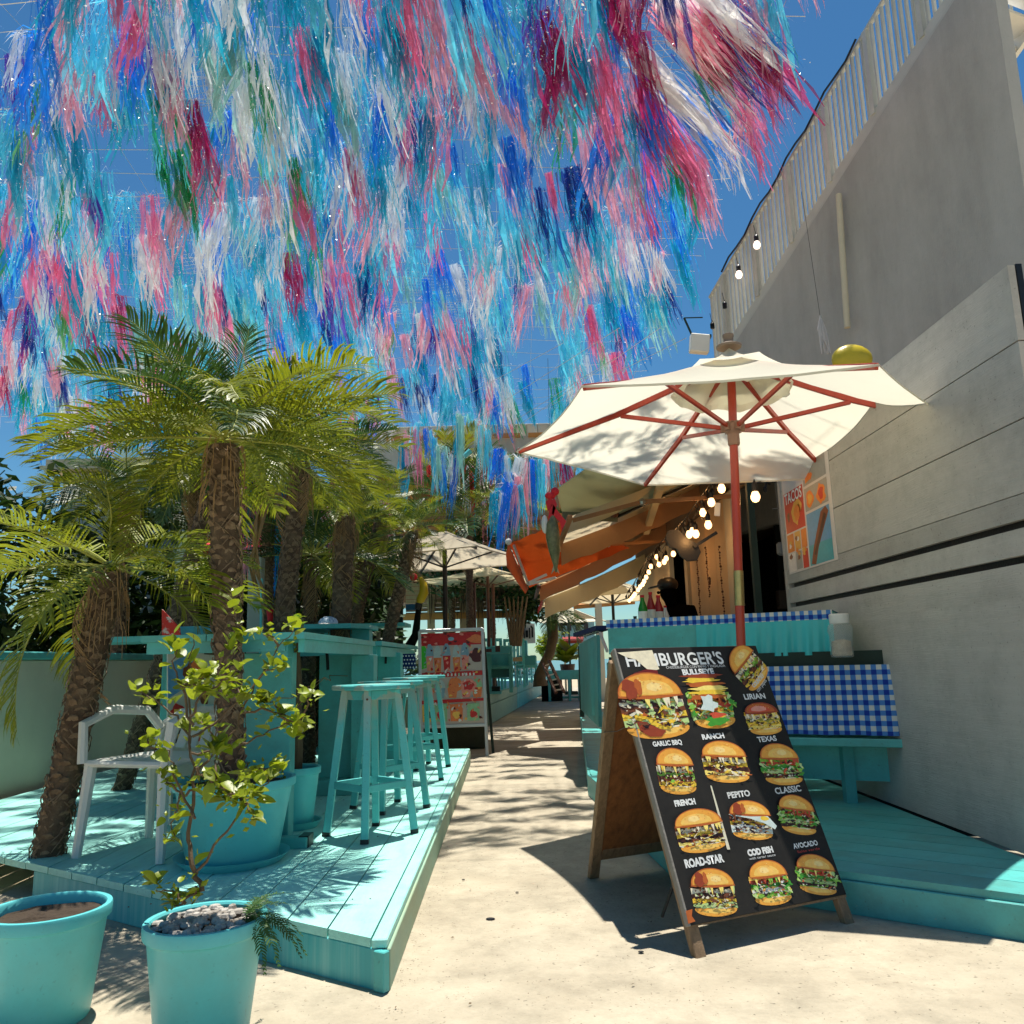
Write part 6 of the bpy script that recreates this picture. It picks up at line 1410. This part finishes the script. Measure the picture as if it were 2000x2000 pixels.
for i in range(5): MB().bar(WCp(-.16+.08*i, .25, .45), WCp(-.16+.08*i, .33, .61), .045, .012, (0, 1, 0)).build('back_slat', wpl, wc)
t = thing('red_cup', 'red cup on the teal table beside the pale post', 'cup', at(529, 1214, 5.6)); c = root_loc(t); MB().lathe([(.022, 0), (.032, .075), (.033, .08)], c, 14).build('cup_body', M['red'], t, smooth=True)
t = thing('folded_sunhat', 'blue and white striped cap lying on the high table', 'hat', at(641, 1217, 6.75)); c = root_loc(t); MB().ball(c, .075, 14, (1.1, .8, .75)).build('crown', mat('blue_white_stripe', (.50, .62, .72), .7, .05, second=(.06, .12, .3), mix=.55, mscale=9, sharp=True), t, smooth=True); MB().lathe([(.07, 0), (.10, -.012), (.1, -.016)], c, 16).build('brim', M['white'], t)
t = thing('beach_towel', 'red and white striped towel hanging at the far left edge', 'towel', at(338, 1240, 5.2)); MB().slab([at(318, 1190, 5.2), at(352, 1226, 5.2), at(356, 1262, 5.2), at(318, 1262, 5.2)], .015, (0, 1, 0)).build('towel_cloth', mat('red_white_stripe', (.6, .04, .03), .8, .05, second=(.6, .55, .5), mix=.55, mscale=14, sharp=True), t)
t = thing('teal_cabinet', 'teal cabinet at the far left behind the yellowish palm ribs', 'cabinet', (-2.3, 5.6, .15)); MB().box((at(378, 1240, 5.7).x, 5.9, .72), (.42, .4, 1.14), bev=.01).build('cabinet_body', M['teal'], t); MB().box((at(378, 1240, 5.7).x, 5.69, .72), (.34, .02, 1.0), bev=.004).build('door', M['teal'], t)
# white sign board + fence far centre
t = thing('white_sign', 'white board with black strokes of lettering at the far end', 'sign', at(1028, 1240, 19)); q = [at(1010, 1258, 19), at(1046, 1256, 19), at(1044, 1218, 19), at(1010, 1216, 19)]; MB().slab(q, .03, (0, -1, 0)).build('board', M['white'], t)
for i in range(6): a_ = at(1013+i*5.4, 1247-(i % 2)*2, 18.94); MB().bar(a_, a_+V((0, 0, (.26, .20, .26, .16, .24, .2)[i])), (.03, .05, .03, .06, .03, .04)[i], .02, (0, 1, 0)).build('letter_stroke', M['black'], t)
t = thing('white_boat_canopy', 'white low canopy and pale house far beyond the curved tree', 'house', at(1130, 1230, 60)); c = at(1118, 1226, 60)
MB().box((c.x, 60, c.z-.6), (3.0, 2, 2.6)).build('wall', M['cream'], t); MB().slab([at(1092, 1214, 59), at(1146, 1212, 59), at(1150, 1216, 62), at(1088, 1217, 62)], .3).build('roof', M['white'], t)
for i in range(4): MB().box((c.x-.9+i*.6, 58.95, c.z+.0), (.3, .08, .5)).build('window', M['rust'], t)
t = thing('red_canopy', 'low dark red canopy at the far end above the green plant', 'canopy', at(1118, 1248, 24.5)); MB().slab([at(1100, 1252, 24), at(1138, 1250, 24), at(1140, 1242, 26), at(1098, 1244, 26)], .08).build('fabric', mat('dark_red_canvas', (.28, .03, .02), .8), t)
for u in (1102, 1136): MB().bar((at(u, 1250, 25).x, 25, 0), at(u, 1248, 25), .06, .06, (0, 1, 0)).build('post', M['cream'], t)
t = thing('white_post', 'pale tall post among the far parasols', 'post', (at(1172, 1240, 20).x, 20, 0)); MB().bar((at(1172, 1240, 20).x, 20, 0), at(1168, 1178, 20), .16, .16, (0, 1, 0)).build('shaft', M['cream'], t); MB().slab([at(1120, 1182, 20), at(1240, 1172, 20), at(1240, 1160, 24), at(1120, 1168, 24)], .1).build('beam', M['orangewood'], t)
foliage('far_treeline', 'low far line of dark trees beyond the beach house', [(-14, 44, 1.1, 10, 1.2, 1.6), (-3, 46, .8, 4, 1, 1.2), (12, 44, .8, 6, 1, 1.3)], 5000, .5, 12, M['leafd'], 'trees')['kind'] = 'stuff'
dk = thing('dark_screen', 'dark backing panel filling the dark area behind the left palms', 'screen', (-2.2, 12.6, 0)); MB().box((-3.2, 12.9, 1.5), (2.9, .1, 3.0)).build('screen_panel', mat('deep_green_backing', (.012, .022, .012), .9, .4, 5), dk)  # flat near-black panel fills the dark area between the palm trunks
# a low wall and planting carrying the place past the left edge
lw = thing('side_wall', 'low pale wall with teal cap left of the deck', 'wall', (-3.6, 5, 0)); MB().box((-3.75, 6.0, .55), (.16, 6.5, 1.1), bev=.01).build('wall', M['cream'], lw); MB().box((-3.75, 6.0, 1.13), (.22, 6.6, .06), bev=.01).build('wall_cap', M['teal'], lw)
# ================================================================ OVERHEAD RIBBON TASSELS
def film(name, c, t=.62):
    return mat(name, c, .22, .22, 14, .5, 45, transl=t, rnd=.22, spec=.65, coat=.25, alpha=.70)
FC = dict(teal=film('film_teal', (.01, .44, .64)), aqua=film('film_aqua', (.14, .74, .92)), blue=film('film_blue', (.02, .30, .90)), deep=film('film_deep_blue', (.008, .03, .32)),
          pink=film('film_pink', (.90, .22, .40)), rose=film('film_rose', (.92, .46, .56)), magenta=film('film_magenta', (.50, .015, .13)), clear=film('film_clear', (.84, .88, .90), .5),
          white=film('film_white', (.90, .90, .88), .45), green=film('film_green', (.015, .38, .10)), lime=film('film_lime', (.16, .50, .16)), violet=film('film_violet', (.14, .05, .50)),
          mint=film('film_mint', (.36, .70, .64)), red=film('film_red', (.60, .012, .02)))
FC['glint'] = mat('film_glint', (.85, .85, .84), .12, .05, 5, 0, rnd=.05, spec=.8, transl=.3)
def tassel_mesh(name, n, seed, sway=.25, wd=.011, W=.16):
    rs = random.Random(seed); b = MB()
    for i in range(n):
        x0, y0 = rs.gauss(0, .050)*W/.16, rs.gauss(0, .035); L = rs.uniform(.55, 1.08)*(1 if rs.random() < .8 else .6); a = rs.random()*3.14; w = wd*(.16+rs.random()**2.5*1.9)
        dx, dy = rs.gauss(sway*.30, .032), rs.gauss(0, .035); k = 6; ph = rs.random()*6; tw = rs.uniform(-2.2, 2.2); V_ = []
        for j in range(k+1):
            t = j/k; c = V((x0+dx*t*L+.022*math.sin(t*9+ph)*t+x0*.2*t, y0+dy*t*L+.022*math.cos(t*8+ph)*t, -L*t*(1-.06*abs(dx))))
            an = a+tw*t; e = V((math.cos(an), math.sin(an), .95*math.sin(ph+11*t)))*w*(1 if j < k else .3)*(1+.45*math.sin(t*23+ph)); V_ += [c-e, c+e]
        b.cur = 0; b.add(V_, [(2*j, 2*j+1, 2*j+3, 2*j+2) for j in range(k)])
        for q in range(3):      # white flecks painting sun sparkle onto the film
            t = rs.uniform(.05, 1); c = V((x0*(1+.2*t)+dx*t*L, y0+dy*t*L, -L*t))+V((rs.gauss(0, .012), rs.gauss(0, .012), 0)); s_ = rs.uniform(.003, .0062)*(1 if rs.random() < .85 else 2.0); d1 = V((rs.gauss(0, 1), rs.gauss(0, 1), rs.gauss(0, 1))).normalized()*s_; d2 = d1.orthogonal().normalized()*s_*.7
            b.cur = 1; b.add([c-d1, c+d2, c+d1*1.6, c-d2], [(0, 1, 2, 3)])
    for i in range(16):    # strands thrown up and over the cord, stray curls
        a = rs.random()*6.28; l = rs.uniform(.05, .26); d = V((math.cos(a)*l, math.sin(a)*l*.5, rs.uniform(-.22, .09))); m_ = d*.6+V((0, 0, .03+rs.uniform(0, .04))); w = V((0, .0025, .0018))
        b.cur = 1 if i < 8 else 0; b.add([V((0, 0, 0))-w, V((0, 0, 0))+w, m_+w, m_-w, d+V((0, 0, -.03))], [(0, 1, 2, 3), (3, 2, 4)])
    b.cur = 0; b.ball((0, 0, .0), .016, 6)
    return b
TV = [tassel_mesh('t', (36, 44, 28, 52, 26, 40)[i % 6], i, (.25, .4, .15, .3)[i % 4], wd=(.010, .008, .012)[i % 3]) for i in range(12)]
TM = [b.mesh('tassel%d' % i, [FC['teal'], FC['glint']], smooth=False) for i, b in enumerate(TV)]
def pick(u, v, rs):
    c = dict(teal=30, aqua=24, blue=11, pink=14, rose=23, clear=17, white=7, deep=2, green=3, lime=1.5, mint=6, magenta=2, violet=1)
    if u > 1000 and v < 470:                # the right upper part is dense magenta and blue
        f = min(1, (u-1000)/150); c.update(pink=10+22*f, magenta=4+20*f, blue=14+12*f, rose=12+8*f, deep=2+5*f, clear=20-14*f, teal=26, aqua=16)
    if u > 1350 and v < 300: c.update(pink=40, rose=26, deep=12, blue=22, white=10, clear=4)
    if u < 1000 and v < 560: c.update(rose=18, clear=28)
    if (560 < u < 690 and 150 < v < 420): c.update(green=30)
    if (960 < u < 1120 and 180 < v < 360) or (330 < u < 450 and 180 < v < 420): c.update(green=14, lime=5)
    if v > 560: c.update(aqua=36, blue=16, deep=7, rose=14, pink=9, mint=12, white=10, magenta=3, violet=4)
    k = list(c); return rs.choices(k, [c[q] for q in k])[0]
SITES = []
rs = random.Random(77)
zn = lambda x, y: 6.9+.07*math.sin(x*1.5+y)+.09*math.sin(y*1.0) - .012*(y-10)
rows = []; y = 5.75
while y < 18.8:
    rows.append(y); y += .345+.020*(y-5.75)
for ri, y in enumerate(rows):
    step = .235+.012*(y-6.3); x = -7.0-.35*(y-6.3)+rs.uniform(0, step); xr = 2.62-.03*(y-6.3)
    while x < xr:
        xx, yy = x+rs.uniform(-.09, .09), y+rs.uniform(-.10, .10); sagz = zn(xx, yy)
        u, v = pix((xx, yy, sagz-.5)); dens = 1.0
        if v > 540: dens = .85
        if v > 650: dens = .80
        if v > 760 and 760 < u < 1060: dens = .75
        if rs.random() < dens and -80 < u < 2080 and mn.noise(V((xx*.8, yy*.8, 5))) > -.30:
            SITES.append((xx, yy, sagz, rs.uniform(.62, 1.2), pick(u, v, rs), rs.randrange(12), rs.uniform(-.35, .35)+(0 if rs.random() < .8 else math.pi), 1))
        x += step
# right edge: tassels swept sideways by the wind
for i in range(24):
    SITES.append((rs.uniform(1.3, 2.3), rs.uniform(6.4, 8.2), 6.9, rs.uniform(.9, 1.4), rs.choice(['pink', 'rose', 'pink', 'magenta', 'deep', 'blue', 'white']), rs.randrange(12), rs.uniform(-.3, .3), 2))
# low groups: under the cream roof, behind the palms
for (u, v, Y, c, s) in ((868, 905, 13, 'blue', .9), (880, 900, 13.2, 'teal', .8), (892, 896, 12.6, 'white', .9), (912, 912, 13.5, 'red', 1.3), (925, 930, 13.6, 'teal', 1.2), (935, 905, 13.4, 'rose', .9), (950, 905, 13.2, 'red', 1.0), (962, 900, 13, 'magenta', .9), (975, 900, 12.5, 'blue', 1.1),
                        (985, 890, 12.2, 'aqua', 1.0), (990, 940, 12, 'deep', 1.3), (975, 962, 11.6, 'teal', 1.6), (1003, 950, 12, 'blue', 1.4), (1015, 955, 12, 'teal', 1.2), (1015, 900, 12.6, 'clear', 1.6), (1030, 905, 12.9, 'rose', 1.4), (1042, 900, 13, 'teal', 1.5), (1055, 905, 13.4, 'aqua', 1.1),
                        (1068, 905, 13.6, 'rose', 1.0), (1080, 905, 13.6, 'teal', 1.0), (1095, 903, 13.8, 'magenta', .9), (1110, 905, 13.8, 'blue', .9), (1125, 903, 14, 'aqua', .9), (1140, 905, 14, 'teal', .8),
                        (500, 925, 8.0, 'rose', 1.1), (520, 935, 8.2, 'clear', 1.0), (545, 960, 7.9, 'teal', 1.2), (560, 975, 7.8, 'pink', .9), (478, 920, 8.3, 'aqua', 1.1), (490, 930, 8.2, 'rose', 1.2), (470, 900, 8.4, 'teal', 1.1), (535, 940, 8.5, 'magenta', 1.2), (640, 1000, 9.0, 'pink', .8), (740, 985, 10, 'red', .8), (755, 960, 11, 'rose', .8),
                        (850, 925, 14, 'red', .8), (900, 935, 14.5, 'rose', 1.2), (940, 935, 14.5, 'pink', 1.3), (800, 860, 11, 'rose', 1.0), (815, 850, 11, 'pink', .9), (840, 850, 11.4, 'aqua', 1.2), (855, 880, 11, 'mint', 1.3), (900, 820, 11.2, 'mint', 1.0), (930, 830, 11.6, 'mint', .9), (950, 850, 11, 'aqua', 1.0)):
    for q in range(3):
        p_ = at(u+(rs.uniform(-14, 14) if q else 0), v-8+(rs.uniform(-16, 14) if q else 0), Y+rs.uniform(-.3, .3)); SITES.append((p_.x, p_.y, p_.z, min(s, 1.2)*rs.uniform(.5, .85), c if q < 2 else rs.choice(['aqua', 'white', 'rose', 'blue', 'clear', 'teal']), rs.randrange(12), rs.uniform(-3, 3), 0))
# biggest in the picture first
def shown(s):
    u, v = pix((s[0], s[1], s[2]-.4)); inside = 0 < u < 2000 and -60 < v < 1300
    return (0 if inside else 1, s[1])
SITES.sort(key=shown)
WORD = dict(teal='teal', aqua='bright aqua', blue='blue', pink='pink', rose='pale rose', magenta='deep magenta', clear='clear', white='white', green='green', lime='lime green', violet='violet', mint='pale mint', deep='navy blue', red='red')
def tmat(s):
    x, y, z, sc, c, k, rz, kind = s
    z += .0; m4 = Matrix.Translation((x, y, z)) @ Matrix.Rotation(rz, 4, 'Z') @ Matrix.Rotation({0: .13*math.sin(x*37), 1: -.05, 2: -.5}[kind], 4, 'Y') @ Matrix.Diagonal((sc*(1.2 if kind else .8+.5*math.sin(y*91)), sc*(1.1 if kind else .8), sc*(1 if kind else 1+.35*math.sin(y*53)), 1))
    return m4
NI = 296
for s in SITES[:NI]:
    o = bpy.data.objects.new('ribbon_tassel', TM[s[5]]); COL.objects.link(o); o.matrix_basis = tmat(s)
    o.material_slots[0].link = 'OBJECT'; o.material_slots[0].material = FC[s[4]]
    uu, vv = pix((s[0], s[1], s[2]-.5)); wh = 'above the palms' if uu < 760 else ('above the path' if uu < 1200 else 'towards the white stair')
    if s[7] == 0: wh = 'low beneath the cream roof' if uu > 780 else 'low between the palm trunks'
    elif s[1] < 6.6: wh = 'in the nearest rows '+wh
    elif s[1] > 8.2: wh = 'in the further rows '+wh
    tag(o, '%s ribbon tassel hanging %s' % (WORD[s[4]], wh), 'tassel', '%s ribbon tassels hanging %s' % (WORD[s[4]], wh))
cols = sorted(FC); rest = SITES[NI:]
Vs, Fs, Ms, off = [], [], [], 0
arr = []
for b in TV:
    co = np.array([tuple(v) for v in b.v]); arr.append(co)
for s in rest:
    m4 = np.array(tmat(s)); co = arr[s[5]]; Vs.append(co @ m4[:3, :3].T+m4[:3, 3]); b = TV[s[5]]
    Fs += [tuple(i+off for i in f) for f in b.f]; Ms += [cols.index('glint') if q else cols.index(s[4]) for q in b.m]; off += len(co)
me = bpy.data.meshes.new('far_tassels'); me.from_pydata(np.concatenate(Vs).tolist(), [], Fs)
for c in cols: me.materials.append(FC[c])
me.polygons.foreach_set('material_index', Ms); me.update()
o = bpy.data.objects.new('far_tassels', me); COL.objects.link(o); o['kind'] = 'stuff'
o['label'] = 'hundreds more ribbon tassels further back over the path'; pass
# cords and white netting that carry them
nb_ = MB()
for ri, y in enumerate(rows):
    xl, xr = -7.6-.35*(y-6.3), 2.9; nb_.tube([(x, y, zn(x, y)+.01) for x in np.linspace(xl, xr, 14)], .004, 3, cap=False)
for x in np.arange(-10, 2.9, .55): nb_.tube([(x, y, zn(x, y)+.015) for y in np.linspace(5.7, 18.8, 16)], .003, 3, cap=False)
rs = random.Random(9)
for i in range(12):   # patches of fine net
    cx, cy = rs.uniform(-5, 2), rs.uniform(6.6, 15)
    for k in range(9):
        nb_.tube([(cx-.4, cy-.4+k*.1, zn(cx, cy)-.02), (cx+.1, cy-.38+k*.1, zn(cx, cy)-.05), (cx+.5, cy-.4+k*.1, zn(cx, cy)-.01)], .0028, 3, cap=False)
        nb_.tube([(cx-.4+k*.11, cy-.45, zn(cx, cy)-.015), (cx-.4+k*.11, cy+.45, zn(cx, cy)-.03)], .0028, 3, cap=False)
o = nb_.build('cord_net', mat('white_cord', (.7, .7, .68), .6, .05)); o['kind'] = 'stuff'; o['label'] = 'white cords and fine netting strung over the path'; pass
# guy lines running down to the cream roof
gl = thing('guy_line', 'thin guy lines running down from the net to the far roof', 'line', at(1000, 700, 14))
for (u, v, Y, u2, v2, Y2) in ((1210, 640, 11, 880, 850, 17), (1290, 640, 11, 1000, 840, 17), (1100, 670, 12, 860, 800, 17), (1340, 660, 10, 1060, 800, 16), (1200, 700, 12, 960, 850, 18)):
    MB().tube([at(u, v, Y), at(u2, v2, Y2)], .004, 4).build('line', M['alu'], gl)
